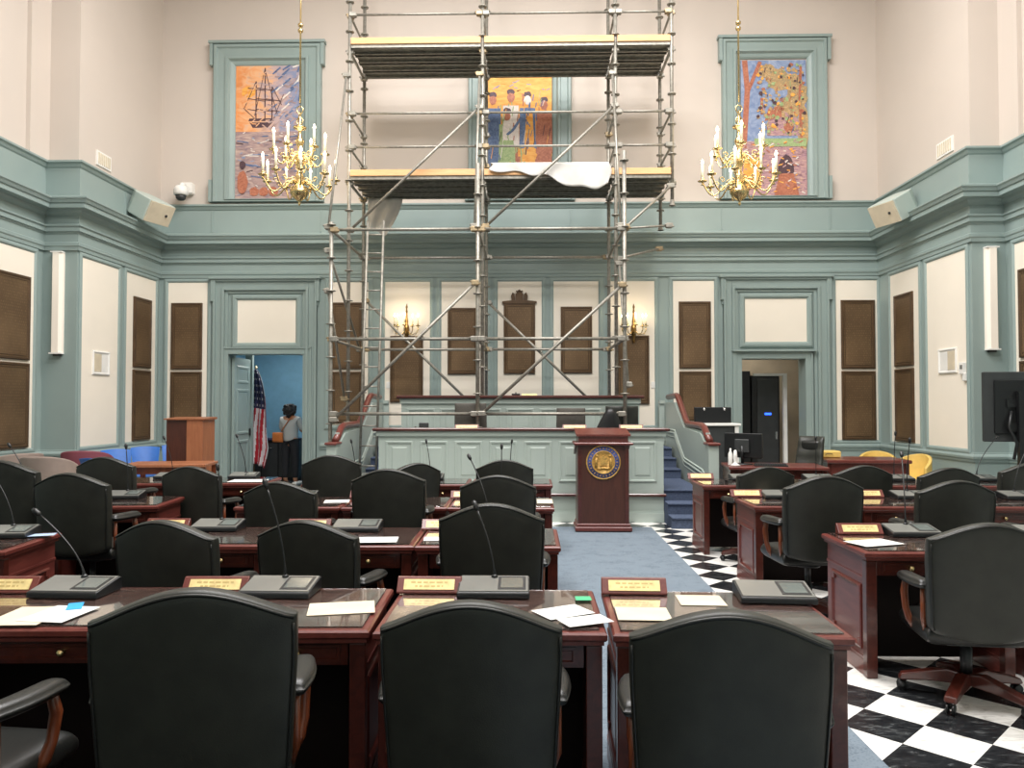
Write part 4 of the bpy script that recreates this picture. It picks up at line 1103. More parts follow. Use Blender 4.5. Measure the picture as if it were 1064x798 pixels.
# ================================================================== CHANDELIERS
def chandelier(px, label):
    p = PY(px, 212, 12.2)
    e = empty('chandelier', (p.x, 12.2, p.z), 0, label, 'chandelier', 'brass candle chandeliers')
    s = 12.2/800
    Z = lambda py: (212-py)*s
    b = MB(); b.tube([(0, 0, Z(105)), (0, 0, ZC-p.z)], .014, 8)
    for zz in (Z(30), Z(24)): b.lathe([(.014, 0), (.04, .02), (.045, .05), (.014, .08)], 12, 0, Tm((0, 0, zz)))
    b.lathe([(.02, -.04), (.14, -.01), (.16, .0)], 16, 0, Tm((0, 0, ZC-p.z))); b.build('rod', 'brass', e)
    # hanging loops
    b = MB(); 
    for k, zz in enumerate((Z(112), Z(118), Z(124))):
        pts = [(.05*math.cos(t)*(k % 2 == 0), .05*math.cos(t)*(k % 2), zz+.06*math.sin(t)) for t in [2*PI*i/16 for i in range(16)]]
        b.tube(pts, .010, 6, closed=True)
    b.build('chain_link', 'brass', e)
    b = MB(); prof = [(0, Z(214)), (.012, Z(213.4)), (.025, Z(211.5)), (.012, Z(210)), (.05, Z(208)), (.11, Z(205)), (.145, Z(201)), (.15, Z(198)), (.11, Z(196)), (.12, Z(194.5)), (.06, Z(192)), (.04, Z(188)), (.075, Z(184)), (.05, Z(180)), (.035, Z(176)),
                      (.07, Z(170)), (.09, Z(165)), (.06, Z(160)), (.03, Z(156)), (.05, Z(150)), (.075, Z(146)), (.045, Z(142)), (.025, Z(137)), (.03, Z(134)), (.10, Z(132)), (.105, Z(130.5)), (.03, Z(129.5)), (.02, Z(126)), (.03, Z(120)), (0, Z(118))]
    b.lathe(prof, 24); b.build('stem_body', 'brass', e)
    def arm(a, R_, zr, zp, hc, rise):
        T_ = Matrix.Rotation(a, 4, 'Z')
        pts = []
        for i in range(21):
            t = i/20
            r_ = .05+(R_-.05)*t; z = zr+(zp-zr)*t + -.16*math.sin(PI*t)*(1-.2*t)*rise + .10*math.sin(2*PI*t)*rise
            pts.append((r_, 0, z))
        b = MB(); b.tube(pts, .012, 8, 0, T_)
        c0 = [(.25*R_+.06*math.cos(t)*(1-t/9), 0, zr+.02+.055*math.sin(t)*(1-t/9)) for t in [i*.5 for i in range(14)]]
        b.tube(c0, .008, 6, 0, T_)
        c1 = [(.62*R_+.05*math.cos(t)*(1-t/9), 0, (zr+zp)/2-.02+.05*math.sin(t)*(1-t/9)) for t in [i*.5 for i in range(14)]]
        b.tube(c1, .008, 6, 0, T_)
        P_ = T_ @ Matrix.Translation((R_, 0, zp))
        b.lathe([(.008, -.05), (.03, -.045), (.012, -.02), (.02, 0), (.07, .012), (.075, .022), (.02, .02), (.026, .05), (.03, .07), (.014, .072)], 14, 0, P_)
        o = b.build('arm', 'brass', e)
        b = MB(); b.lathe([(.021, .065), (.021, .065+hc), (.014, .07+hc)], 10, 0, P_); cd = b.build('candle', 'candle', o)
        b = MB(); z = .07+hc; b.lathe([(.010, z), (.021, z+.02), (.02, z+.045), (.008, z+.075), (0, z+.09)], 8, 0, P_); b.build('bulb', 'bulb', o)
    for k in range(6): arm(2*PI*k/6+.35, .40, Z(163), Z(158), .22, .8)
    for k in range(9): arm(2*PI*k/9+.15, .57, Z(190), Z(187), .22, 1)
    # ornament drops between arms
    b = MB()
    for k in range(12):
        a = 2*PI*k/12; r_ = .2+.05*(k % 2)
        b.lathe([(0, -.04), (.018, -.02), (.024, 0), (.01, .03), (0, .04)], 8, 0, Tm((r_*math.cos(a), r_*math.sin(a), Z(172)+.05*(k % 3))))
        b.tube([(.05*math.cos(a), .05*math.sin(a), Z(168)), (r_*math.cos(a), r_*math.sin(a), Z(172)+.05*(k % 3)+.03)], .006, 5)
    b.build('ornament', 'brass', e)
    for zz in (Z(178), Z(147)):
        l = bpy.data.lights.new('chandelier_glow', 'POINT'); l.energy = 26; l.color = (1, .80, .56); l.shadow_soft_size = .35
        lo = bpy.data.objects.new('chandelier_glow', l); C.objects.link(lo); lo.location = (p.x, 12.2, p.z+zz)
chandelier(311, 'brass candle chandelier hanging before the ship painting')
chandelier(768.5, 'brass candle chandelier hanging before the trees painting')
# sconces
def sconce(px, py, label):
    p = PY(px, py, YB)
    e = empty('wall_sconce', (p.x, YB, p.z), 0, label, 'sconce', 'brass candle wall sconces')
    b = MB(); b.lathe([(0, -.42), (.02, -.40), (.03, -.36), (.02, -.33), (.04, -.26), (.055, -.18), (.05, -.10), (.025, -.06), (.03, 0), (.018, .08), (.014, .14), (.02, .18), (.010, .22), (.02, .27), (0, .33)], 16, 0, Tm((0, -.06, 0))); b.build('back_stem', 'brassdark', e)
    for x, y_, z_ in ((-.22, -.10, -.10), (-.14, -.24, -.12), (0, -.30, -.10), (.14, -.24, -.12), (.22, -.10, -.10)):
        b = MB(); P = Vector((x, y_, z_))
        pts = [Vector((0, -.08, -.14)), Vector((x*.4, -.08+(y_+.08)*.4, -.26)), Vector((x*.85, -.08+(y_+.08)*.85, -.24)), Vector((x, y_, -.18)), P]
        b.tube(pts, .009, 6); b.lathe([(.01, -.01), (.045, .0), (.048, .01), (.016, .012), (.02, .04), (.012, .042)], 12, 0, Tm(P)); o = b.build('arm', 'brass', e)
        b = MB(); b.lathe([(.012, .04), (.012, .17), (.008, .172)], 8, 0, Tm(P)); b.build('candle', 'candle', o)
        b = MB(); b.lathe([(.005, .172), (.013, .19), (.012, .21), (0, .24)], 8, 0, Tm(P)); b.build('bulb', 'bulb', o)
    l = bpy.data.lights.new('sconce_glow', 'POINT'); l.energy = 5; l.color = (1, .80, .52); l.shadow_soft_size = .1
    lo = bpy.data.objects.new('sconce_glow', l); C.objects.link(lo); lo.location = (p.x, YB-.34, p.z+.12)
sconce(423, 334, 'lit brass candle sconce over a tablet, nearer the ladder')
sconce(658, 334, 'lit brass candle sconce over a tablet, nearer the stair rail')
# ================================================================== ROSTRUM ITEMS
def office_back_chair(px0, px1, top_y, Y, m_, label):
    a, c = PY(px0, top_y, Y), PY(px1, top_y, Y); w = (c.x-a.x)/2; x = (a.x+c.x)/2; zt_ = a.z
    e = empty('rostrum_chair', (x, Y+.1, Z1), 0, label, 'chair', 'chairs behind the clerk bench')
    h = zt_-Z1
    def fn(u, v, sd):
        t = (v+1)/2; edge = ((1-abs(u)**10)*(1-abs(v)**10))**.5
        return (w*u*(1-.06*t), -.30-.06*t+(.06*u*u)+(-.02-.02*edge if sd == 0 else .02+.03*edge), .5+t*(h-.5))
    b = MB(); b.pillow(16, 16, fn); b.build('backrest', m_, e)
    def fs(u, v, sd):
        edge = ((1-abs(u)**8)*(1-abs(v)**8))**.5
        return (w*.95*u, .22*v, .46+(-.03*edge if sd == 0 else .04*edge))
    b = MB(); b.pillow(12, 12, fs); b.build('seat', m_, e)
    b = MB(); b.lathe([(.03, .06), (.03, .43)], 10); b.tube([(0, -.15, .43), (0, -.3, .5), (0, -.33, .7)], .02, 6); b.build('column', 'black', e)
    for k in range(5):
        T_ = Matrix.Rotation(2*PI*k/5+.3, 4, 'Z'); b = MB(); b.prism([(.02, .11), (.28, .06), (.28, .045), (.02, .07)], -.02, .02, 'y', 0, T_)
        b.lathe([(0, 0), (.025, .001), (.025, .02), (0, .021)], 10, 0, T_ @ Matrix.Translation((.27, -.01, .026)) @ Matrix.Rotation(R(-90), 4, 'X')); b.build('leg', 'black', e)
    return e
office_back_chair(473, 507, 419, 11.85, 'mesh', 'square brown grey mesh chair behind the clerk bench under the centre scaffold post')
office_back_chair(577, 608, 424, 11.9, 'mesh', 'smaller grey mesh chair behind the clerk bench between centre chair and black jacket')
office_back_chair(627, 662, 422, 11.9, 'leather', 'dark chair behind the clerk bench beside the black jacket')
# jacket / dark hooded thing on the ledge corner -> desk microphone hood
p = PY(634, 443, 11.3)
b = MB()
def fj(u, v, sd):
    t = (v+1)/2; w = .23*(1-t)**.8+.05
    return (w*u*.9+.03*t, (-.05 if sd == 0 else .05)*(1-abs(u)**3)*(1-abs(v)**6)**.5, t*.44)
b.pillow(14, 14, fj)
tag(b.build('black_jacket', 'black', None, (p.x-.03, 11.22, 1.141)), 'rumpled black jacket heaped on the clerk bench behind the lectern', 'jacket')
# desk telephone / monitor
p = PY(436, 441, 11.15)
e = empty('desk_phone', (p.x, 11.2, 1.141), 0, 'black desk telephone on the clerk bench below the ladder side sconce', 'telephone')
b = MB(); b.prism([(-.09, 0), (.1, 0), (.1, .12), (-.09, .03)], -.12, .12, 'x'); b.build('base', 'black', e, bevel=.01)
b = MB(); b.box(-.02, .12, .02, .05, .12, .24, bev=.01); b.build('display', 'darkgrey', e)
b = MB(); b.tube([(-.10, -.07, .09), (-.09, -.02, .13), (-.08, .06, .17), (-.08, .1, .16)], [.022, .014, .014, .022], 8); b.build('handset', 'black', e)
for px, lab in ((440, 'before the brown grey mesh chair'), (597, 'before the smaller grey mesh chair'), (656, 'beside the black jacket')):
    px = {440: 485}.get(px, px)
    p = PY(px, 444, yf+.1)
    e = empty('bench_nameplate', (p.x, yf+.12, 1.316), 0, 'long pale brass name strip on the bench ledge %s' % lab, 'name plate', 'name strips on the clerk bench')
    b = MB(); b.prism([(-.03, 0), (.03, 0), (.02, .045), (-.005, .045)], -.17, .17, 'x'); b.build('block', 'mahog', e)
    b = MB(); b.prism([(-.0302, .001), (-.0275, .001), (-.012, .034), (-.0145, .034)], -.15, .15, 'x'); b.build('brass_plate', 'label', e)
for px, lab in ((536, 'upper bench ledge beside the centre post'),):
    p = PY(px, 409, 12.35); b = MB(); b.box(-.07, .07, -.03, .03, 0, .03, bev=.01); b.tube([(0, 0, .03), (0, 0, .05)], .01, 6)
    tag(b.build('bench_microphone', 'black', None, (p.x, 12.4, 1.791)), 'small black device on the %s' % lab, 'device')
p = PY(550, 409, 12.4); b = MB(); b.prism([(-.03, 0), (.03, 0), (.02, .025), (-.005, .025)], -.12, .12, 'x'); tag(b.build('ledge_nameplate', 'label', None, (p.x, 12.42, 1.791)), 'pale brass strip on the upper bench ledge under the crested tablet', 'name plate')
# gooseneck mics on clerk bench work surface
# ================================================================== SIDE FURNITURE (left)
pd = empty('oak_podium', (PY(198, 440, 12.4).x, 12.4, 0), 0, 'plain oak podium standing by the corner beside the flag doorway', 'podium')
b = MB()
b.box(-.29, .04, -.22, .22, .05, 1.40); b.build('body', 'lectern', pd)
b = MB(); b.box(.04, .30, -.24, .24, .05, 1.40); b.build('side_panel', 'oak', pd, bevel=.006)
b = MB(); b.prism([(-.26, 1.40), (.26, 1.40), (.26, 1.44), (-.26, 1.42)], -.32, .33, 'x'); b.build('top', 'oak', pd)
b = MB(); b.box(-.36, .36, -.26, .26, 0, .05); b.build('plinth', 'oak', pd)
def blue_chair(x, y, rz, label):
    e = empty('blue_chair', (x, y, 0), R(rz), label, 'chair', 'blue shell chairs along the wall')
    def fb_(u, v, sd):
        t = (v+1)/2; return (.23*u*(1-.15*(1-t)), -.22-.10*t+.05*u*u+(-.008 if sd == 0 else .008), .62+.30*t-.02*u*u)
    b = MB(); b.pillow(12, 10, fb_); b.build('backrest', 'blue_chair', e)
    def fs_(u, v, sd):
        return (.22*u, .22*v, .46+.02*u*u-.02*v*(v > 0)+(-.01 if sd == 0 else .01))
    b = MB(); b.pillow(12, 10, fs_); b.build('seat', 'blue_chair', e)
    for sx in (-1, 1):
        b = MB(); b.tube([(sx*.2, .2, 0), (sx*.19, .17, .45)], .011, 6); b.build('leg', 'chrome', e)
        b = MB(); b.tube([(sx*.2, -.27, 0), (sx*.19, -.2, .45), (sx*.19, -.27, .70)], .011, 6); b.build('leg', 'chrome', e)
    return e
blue_chair(-6.55, 12.2, -140, 'blue plastic chair closest to the tall light bar')
blue_chair(-6.50, 12.95, -150, 'blue plastic chair in the middle of the wall row')
blue_chair(-6.35, 13.65, -160, 'blue plastic chair next to the oak podium')
blue_chair(-5.85, 10.6, -20, 'blue plastic chair pulled forward to the low table')
# low table
tb = empty('side_table', (PY(180, 480, 11.3).x, 11.3, 0), R(8), 'long wooden table with orange brown edge before the oak podium', 'table')
b = MB(); b.box(-.62, .55, -.35, .35, .74, .785, bev=.008); b.build('tabletop', 'oak', tb)
for sx in (-.55, .48):
    for sy in (-.28, .28): b = MB(); b.box(sx, sx+.06, sy-.03, sy+.03, 0, .74); b.build('leg', 'armwood', tb)
b = MB(); b.box(-.5, .44, -.27, -.25, .64, .74); b.build('apron', 'armwood', tb)
def tub(x, y, rz, m_, label):
    e = empty('tub_armchair', (x, y, 0), R(rz), label, 'armchair', 'upholstered armchairs by the wall')
    def fn(u, v, sd):
        a = u*R(105); t = (v+1)/2; r_ = .36 if sd == 0 else .27
        return (r_*math.sin(a), -r_*math.cos(a), .12+.86*t-.22*abs(u)**3*t)
    b = MB(); b.pillow(24, 10, fn); b.build('backrest', m_, e)
    def fs(u, v, sd):
        return (.26*u, .30*v, (.14 if sd == 0 else .44+.03*(1-u*u)*(1-v*v)))
    b = MB(); b.pillow(12, 12, fs); b.build('seat', m_, e)
    for sx in (-1, 1):
        for sy in (-1, 1): b = MB(); b.tube([(sx*.2, sy*.2, 0), (sx*.2, sy*.2, .14)], .02, 6); b.build('leg', 'armwood', e)
tub(PY(14, 480, 10.5).x, 10.5, 60, 'taupe', 'taupe armchair closest to the picture edge tablets')
tub(PY(54, 480, 10.0).x+.0, 10.0, 0, 'taupe', 'taupe round backed armchair touching the burgundy one')
tub(PY(92, 480, 11.2).x, 11.2, 10, 'burg', 'burgundy armchair under the tall light bar')
# ------------------------------------------------------------------ flag, person, dark cabinets in left corridor
fx = PY(266, 400, 15.85)
fl = empty('flag_stand', (fx.x-.03, 15.85, 0), 0, 'united states flag hanging furled on a pole in the open doorway', 'flag')
b = MB(); b.lathe([(.16, .006), (.16, .03), (.05, .05), (.02, .08)], 20); b.build('base', 'brassdark', fl)
b = MB(); b.tube([(0, 0, .05), (.03, 0, 2.35)], .014, 8); b.lathe([(0, 2.35), (.03, 2.38), (.03, 2.41), (0, 2.45)], 10, 0, Tm((.03, 0, 0))); b.build('pole', 'brass', fl)
def fflag():
    b = MB(); nu, nv = 52, 44
    vs = []
    for j in range(nv+1):
        v = j/nv                       # 0 top, 1 bottom
        wd = .05+.19*v**.6*(1-.5*max(0, v-.8)/.2)
        for i in range(nu+1):
            u = i/nu
            x = -.02+ (u-.32)*wd*1.9 + .02*math.sin(v*7)
            y = .05*math.sin(u*PI*7+v*2)*(.25+.75*v)-.03
            z = 2.30-1.82*v-.16*u*v
            vs.append((x, y, z))
    for j in range(nv):
        for i in range(nu):
            u, v = (i+.5)/nu, (j+.5)/nv
            q = u+.30*v                    # stripes fall almost vertically
            if v < .42 and u < .95: mi = 2
            else: mi = int((u*1.25+.35*v)*9) % 2
            if mi == 2 and (i % 5 == 2) and (j % 3 == 1): mi = 1
            a = j*(nu+1)+i
            b.f.append([a, a+1, a+nu+2, a+nu+1]); b.m.append(mi); b.sm.append(True)
    b.v = [Vector(v) for v in vs]
    return b
o = fflag().build('flag_cloth', ['flagred', 'flagwhite', 'flagblue'], fl, recalc=False); o.scale = (1.35, 1.2, 1.03)
sd = o.modifiers.new('th', 'SOLIDIFY'); sd.thickness = .004
# person seen from behind
def skinobj(name, verts, edges, m_, parent, root=0, sub=2):
    me = bpy.data.meshes.new(name); me.from_pydata([v[:3] for v in verts], edges, [])
    me.materials.append(M[m_])
    bm = bmesh.new(); bm.from_mesh(me); bm.verts.ensure_lookup_table()
    L = bm.verts.layers.skin.verify()
    for i, v in enumerate(verts):
        r_ = v[3]; bm.verts[i][L].radius = r_ if isinstance(r_, tuple) else (r_, r_); bm.verts[i][L].use_root = (i == root)
    bm.to_mesh(me); bm.free()
    o = bpy.data.objects.new(name, me); C.objects.link(o); o.parent = parent
    md = o.modifiers.new('skin', 'SKIN'); md.use_smooth_shade = True
    sb = o.modifiers.new('sub', 'SUBSURF'); sb.levels = sub; sb.render_levels = sub
    return o
pp = PY(302, 421, 15.65)
pe = empty('person', (pp.x, 15.65, 0.007), R(-14), 'person seen from behind in pale striped shirt, black trousers and tan shoulder bag', 'person')
V = [(0, 0, .92, (.13, .10)), (0, .0, 1.08, (.115, .085)), (0, .0, 1.26, (.14, .09)), (0, -.005, 1.36, (.10, .075)), (0, 0, 1.42, .05), (0, .01, 1.47, .05), (0, .015, 1.52, (.07, .085)), (0, .01, 1.59, (.062, .075)),
     (-.15, 0, 1.35, .045), (-.19, .03, 1.12, .036), (-.15, .20, 1.03, .028), (-.11, .27, 1.06, .02),
     (.15, 0, 1.35, .045), (.20, .03, 1.12, .036), (.15, .22, 1.06, .028), (.10, .29, 1.10, .02),
     (-.085, 0, .84, .085), (-.09, .0, .48, .055), (-.09, -.01, .10, .04), (-.09, .03, .045, .036), (-.10, .14, .03, .028),
     (.085, 0, .84, .085), (.10, .01, .48, .055), (.11, -.01, .10, .04), (.11, .03, .045, .036), (.13, .14, .03, .028)]
Eg = [(0, 1), (1, 2), (2, 3), (3, 4), (4, 5), (5, 6), (6, 7), (3, 8), (8, 9), (9, 10), (10, 11), (3, 12), (12, 13), (13, 14), (14, 15), (0, 16), (16, 17), (17, 18), (18, 19), (19, 20), (0, 21), (21, 22), (22, 23), (23, 24), (24, 25)]
# nose, ears, fingers
for base, s in ((11, -1), (15, 1)):
    bx0, by0, bz0 = V[base][:3]
    for k, (dx, ln) in enumerate(((-.026, .060), (-.009, .070), (.009, .066), (.025, .052))):
        i = len(V); V.append((bx0+dx, by0+.045, bz0+.006, .009)); V.append((bx0+dx*.9, by0+.045+ln*.5, bz0+.01, .008)); V.append((bx0+dx*.8-s*.004, by0+.05+ln*.75, bz0-.008, .007))
        Eg += [(base, i), (i, i+1), (i+1, i+2)]
    i = len(V); V.append((bx0-s*.03, by0+.015, bz0+.016, .010)); V.append((bx0-s*.04, by0+.045, bz0+.028, .008)); Eg += [(base, i), (i, i+1)]
skinobj('body', V, Eg, 'skin', pe)
b = MB(); b.prism([(.095, 1.54), (.125, 1.515), (.095, 1.505)], -.012, .012, 'x'); b.build('nose', 'skin', pe)
b = MB(); b.box(-.025, .025, .088, .096, 1.475, 1.482); b.build('mouth', 'flagred', pe)
for s in (-1, 1):
    b = MB(); b.lathe([(0, 0), (.012, .004), (0, .008)], 8, 0, Matrix.Translation((s*.03, .088, 1.555)) @ Matrix.Rotation(R(-90), 4, 'X')); b.build('eye', 'black', pe)
    b = MB(); b.lathe([(0, 0), (.016, .004), (.012, .012), (0, .014)], 8, 0, Matrix.Translation((s*.068, .01, 1.53)) @ Matrix.Rotation(s*R(90), 4, 'Y')); b.build('ear', 'skin', pe)
pe.scale = (1.14, 1.1, 1)
skinobj('shirt', [(0, 0, .83, (.165, .13)), (0, 0, 1.0, (.145, .11)), (0, 0, 1.2, (.155, .11)), (0, -.005, 1.34, (.125, .095)), (0, 0, 1.41, .062), (-.16, 0, 1.345, .06), (-.20, .03, 1.14, .052), (-.165, .15, 1.06, .042), (.16, 0, 1.345, .06), (.21, .03, 1.14, .052), (.165, .17, 1.08, .042)],
        [(0, 1), (1, 2), (2, 3), (3, 4), (3, 5), (5, 6), (6, 7), (3, 8), (8, 9), (9, 10)], 'shirt', pe)
skinobj('trousers', [(0, 0, 1.0, (.135, .10)), (-.085, 0, .83, .10), (-.09, 0, .48, .07), (-.09, -.01, .12, .055), (.085, 0, .83, .10), (.10, .01, .48, .07), (.11, -.01, .12, .055)],
        [(0, 1), (1, 2), (2, 3), (0, 4), (4, 5), (5, 6)], 'pants', pe)
b = MB()
random.seed(3)
b.lathe([(0, -.13), (.06, -.125), (.10, -.07), (.112, 0), (.10, .07), (.06, .115), (0, .125)], 16, 0, Tm((0, -.03, 1.53)))
for k in range(60):
    a = random.uniform(0, 2*PI); zz = random.uniform(-.16, .10); rr = .10*math.sqrt(max(.1, 1-(zz/.16)**2))
    if math.sin(a) > .35 and zz < .05: continue
    q = random.uniform(.022, .036)
    b.lathe([(0, -q), (q*.8, -q*.6), (q, 0), (q*.8, q*.6), (0, q)], 7, 0, Tm((rr*math.cos(a), -.03+rr*math.sin(a), 1.53+zz)))
b.build('hair', 'hair', pe)
b = MB()
def fbag(u, v, sd):
    e_ = ((1-abs(u)**6)*(1-abs(v)**6))**.5; return (-.19+.12*u, -.16+(-.045*e_ if sd == 0 else .03*e_), .97+.10*v)
b.pillow(12, 12, fbag); bg = tag(b.build('shoulder_bag', 'bag'), 'tan shoulder bag worn on the back of the person in the doorway', 'bag')
bg.matrix_world = Matrix.Translation(pe.location) @ Matrix.Rotation(R(-14), 4, 'Z')
b = MB(); b.tube([(-.14, -.15, 1.05), (-.05, -.135, 1.20), (.05, -.12, 1.34), (.09, -.05, 1.425), (.07, .04, 1.42)], .010, 6); b.build('strap', 'bag', bg)
for s, x in ((-1, -.095), (1, .12)):
    b = MB(); b.pillow(8, 10, lambda u, v, sd: (x+.045*u, .05+.13*v, .0 if sd == 0 else .035+.04*((1-u*u)*(1-v**4))**.5)); b.build('shoe', 'white' if s > 0 else 'pants', pe)
# dark office furniture behind flag
cb = empty('dark_cabinet', (PY(282, 470, 16.6).x, 16.7, .007), 0, 'dark blue black cabinet behind the flag and the person', 'cabinet')
b = MB(); b.box(-.55, .6, -.25, .25, 0, .86); b.build('body', 'black', cb, bevel=.01)
b = MB(); b.box(-.58, .63, -.28, .26, .86, .90, bev=.01); b.build('top', 'flagblue', cb)
for k in range(3):
    b = MB(); b.box(-.52+.37*k, -.18+.37*k, -.27, -.25, .08, .80); dd = b.build('drawer', 'darkgrey', cb, bevel=.006)
    b = MB(); b.tube([(-.42+.37*k, -.285, .7), (-.28+.37*k, -.285, .7)], .008, 6); b.build('handle', 'chrome', dd)
# ================================================================== SIDE FURNITURE (right)
# server rack in right opening
rk = empty('server_rack', (PY(797, 430, 15.7).x, 15.9, 0), 0, 'tall black server rack with a small blue light in the doorway', 'rack')
x0, x1 = PY(782, 430, 15.5).x-rk.location.x, PY(811, 430, 15.5).x-rk.location.x
b = MB(); b.box(x0, x1, -.35, .35, .02, PY(790, 390, 15.55).z); b.build('body', 'black', rk, bevel=.01)
b = MB(); b.box(x0-.35, x0-.01, -.30, .35, .02, PY(790, 388, 15.55).z+.05); b.build('dark_side_unit', 'black', rk, bevel=.01)  # plain black box filling the gap beside the rack
b = MB(); b.box(x0+.10, x1-.03, -.375, -.355, .1, PY(790, 391, 15.55).z-.05); dd = b.build('glass_door', 'darkgrey', rk, bevel=.006)
b = MB(); b.box((x0+x1)/2-.03, (x0+x1)/2+.10, -.382, -.376, 1.435, 1.475); b.build('status_light', 'led', dd)
b = MB(); b.box(x1-.10, x1-.06, -.39, -.375, .95, 1.1); b.build('handle', 'chrome', dd)
b = MB(); xx = PY(814, 430, 15.3).x
b.box(xx, xx+.07, 15.28, 15.36, 0, PY(814, 388, 15.3).z); b.box(PY(783, 430, 15.3).x, xx, 15.28, 15.36, PY(800, 388, 15.3).z-.05, PY(800, 388, 15.3).z)
struct(b.build('trim_%d' % (tn[0]+1), 'white'))
# audio cabinet on stand next to stairs
ac = empty('audio_cabinet', (PY(736, 440, 12.7).x, 12.7, 0), 0, 'wide black panel screen standing on a white topped black cabinet by the balustrade', 'cabinet')
g = lambda px, py: PY(px, py, 12.5)
xa, xb = 2.67-ac.location.x, g(760, 430).x-ac.location.x
b = MB(); b.box(xa, xb, -.2, -.12, g(0, 439).z, g(0, 423).z); o = b.build('panel', 'black', ac, bevel=.01)
b = MB()
for q in (.25, .8): b.lathe([(.03, 0), (.02, .03), (0, .035)], 12, 0, Matrix.Translation((xa+(xb-xa)*q, -.2, g(0, 425).z)) @ Matrix.Rotation(R(90), 4, 'X'))
b.build('knob', 'chrome', o)
b = MB(); b.box(xa-.05, xb+.12, -.32, .3, g(0, 442).z, g(0, 439.5).z, bev=.008); b.build('top', 'white', ac)
b = MB(); b.box(xa, xb+.05, -.28, .28, .05, g(0, 442).z); b.build('body', 'darkgrey', ac, bevel=.01)
b = MB(); b.box(xb+.03, xb+.09, -.3, .28, 0, g(0, 442).z); b.build('side_panel', 'white', ac)
# computer desk
cdk = empty('computer_desk', (PY(785, 485, 10.4).x, 10.4, 0), R(-6), 'dark wooden desk carrying the black monitor and keyboard', 'desk')
b = MB(); b.box(-.40, .85, -.38, .38, .80, .84, bev=.008); b.build('tabletop', 'mahog', cdk)
b = MB(); b.box(-.36, .80, -.30, -.28, .35, .80); b.build('apron', 'mahog_dark', cdk)
for sx in (-.38, .78):
    b = MB(); b.box(sx, sx+.05, -.34, .34, 0, .80); b.build('side_panel', 'mahog_dark', cdk)
dz = .841
mo = empty('computer_monitor', (PY(774, 470, 10.35).x, 10.42, dz), R(-42), 'black computer monitor seen from behind before the rack doorway', 'monitor')
b = MB(); b.box(-.27, .27, -.02, .02, .09, .42, bev=.008); b.build('screen', 'black', mo)
b = MB(); b.tube([(0, -.03, .01), (0, -.04, .25)], .022, 8); b.lathe([(.12, 0), (.12, .012), (.03, .02)], 18); b.build('stand', 'black', mo)
b = MB(); b.box(-.1, .1, -.05, -.02, .16, .34, bev=.01); b.build('back_housing', 'darkgrey', mo)
kb = empty('keyboard', (PY(800, 488, 10.2).x, 10.16, dz), R(-10), 'black keyboard lying beside the monitor stand', 'keyboard')
b = MB(); b.prism([(-.07, 0), (.07, 0), (.07, .025), (-.07, .012)], -.21, .21, 'x'); b.build('body', 'black', kb, bevel=.003)
b = MB(); 
for r_ in range(4):
    for k in range(13): b.box(-.195+.03*k, -.17+.03*k, -.055+.03*r_, -.03+.03*r_, .013+.0028*(r_+1), .0225+.0028*(r_+1))
b.build('keys', 'darkgrey', kb)
b = MB(); b.lathe([(.03, 0), (.032, .01), (.03, .15), (.012, .19), (.012, .22), (0, .225)], 14)
tag(b.build('white_bottle', 'white', None, (PY(759, 475, 10.3).x, 10.3, dz)), 'white bottle standing at the end of the computer desk', 'bottle')
b = MB(); b.lathe([(.06, 0), (.065, .01), (.03, .03), (.018, .05), (.03, .11), (.018, .2), (0, .21)], 14)
tag(b.build('white_lamp_stem', 'white', None, (PY(764, 475, 10.2).x, 10.2, dz)), 'small white desk ornament beside the white bottle', 'ornament')
# high back office chair
oc = empty('office_chair', (PY(837, 480, 11.0).x, 11.2, 0), R(-62), 'high backed black office chair facing the hall in front of the rack doorway', 'chair')
T_ = Matrix.Rotation(R(195), 4, 'Z')
def fn(u, v, sd):
    t = (v+1)/2; e_ = ((1-abs(u)**8)*(1-abs(v)**10))**.5
    pad = .012*math.sin(t*PI*4)**2
    return T_ @ Vector((.22*u*(1-.12*t), -.22-.16*t+.04*u*u+(-.03*e_ if sd == 0 else (.05+pad)*e_), .52+.66*t))
b = MB(); b.pillow(16, 24, fn); b.build('backrest', 'leather', oc)
b = MB(); b.pillow(12, 10, lambda u, v, sd: T_ @ Vector((.16*u, -.335+(.0 if sd == 0 else .065*((1-u**6)*(1-v**6))**.5), 1.04+.08*v))); b.build('headrest', 'leather_seat', oc)
b = MB(); b.pillow(12, 12, lambda u, v, sd: T_ @ Vector((.25*u, .02+.24*v, .47+(-.04 if sd == 0 else .05)*((1-abs(u)**8)*(1-abs(v)**8))**.5))); b.build('seat', 'leather_seat', oc)
for s in (-1, 1):
    b = MB(); b.tube([T_ @ Vector(q) for q in ((s*.27, -.2, .5), (s*.29, -.22, .66), (s*.29, .1, .68), (s*.28, .15, .6), (s*.26, .1, .46))], .02, 8); b.build('armrest', 'black', oc)
b = MB(); b.lathe([(.03, .1), (.03, .44)], 10); b.build('column', 'black', oc)
for k in range(5):
    T2 = Matrix.Rotation(2*PI*k/5, 4, 'Z'); b = MB(); b.prism([(.02, .12), (.3, .08), (.3, .05), (.02, .08)], -.02, .02, 'y', 0, T2)
    b.lathe([(0, 0), (.028, .001), (.028, .03), (0, .031)], 10, 0, T2 @ Matrix.Translation((.29, -.015, .029)) @ Matrix.Rotation(R(-90), 4, 'X')); b.build('leg', 'black', oc)
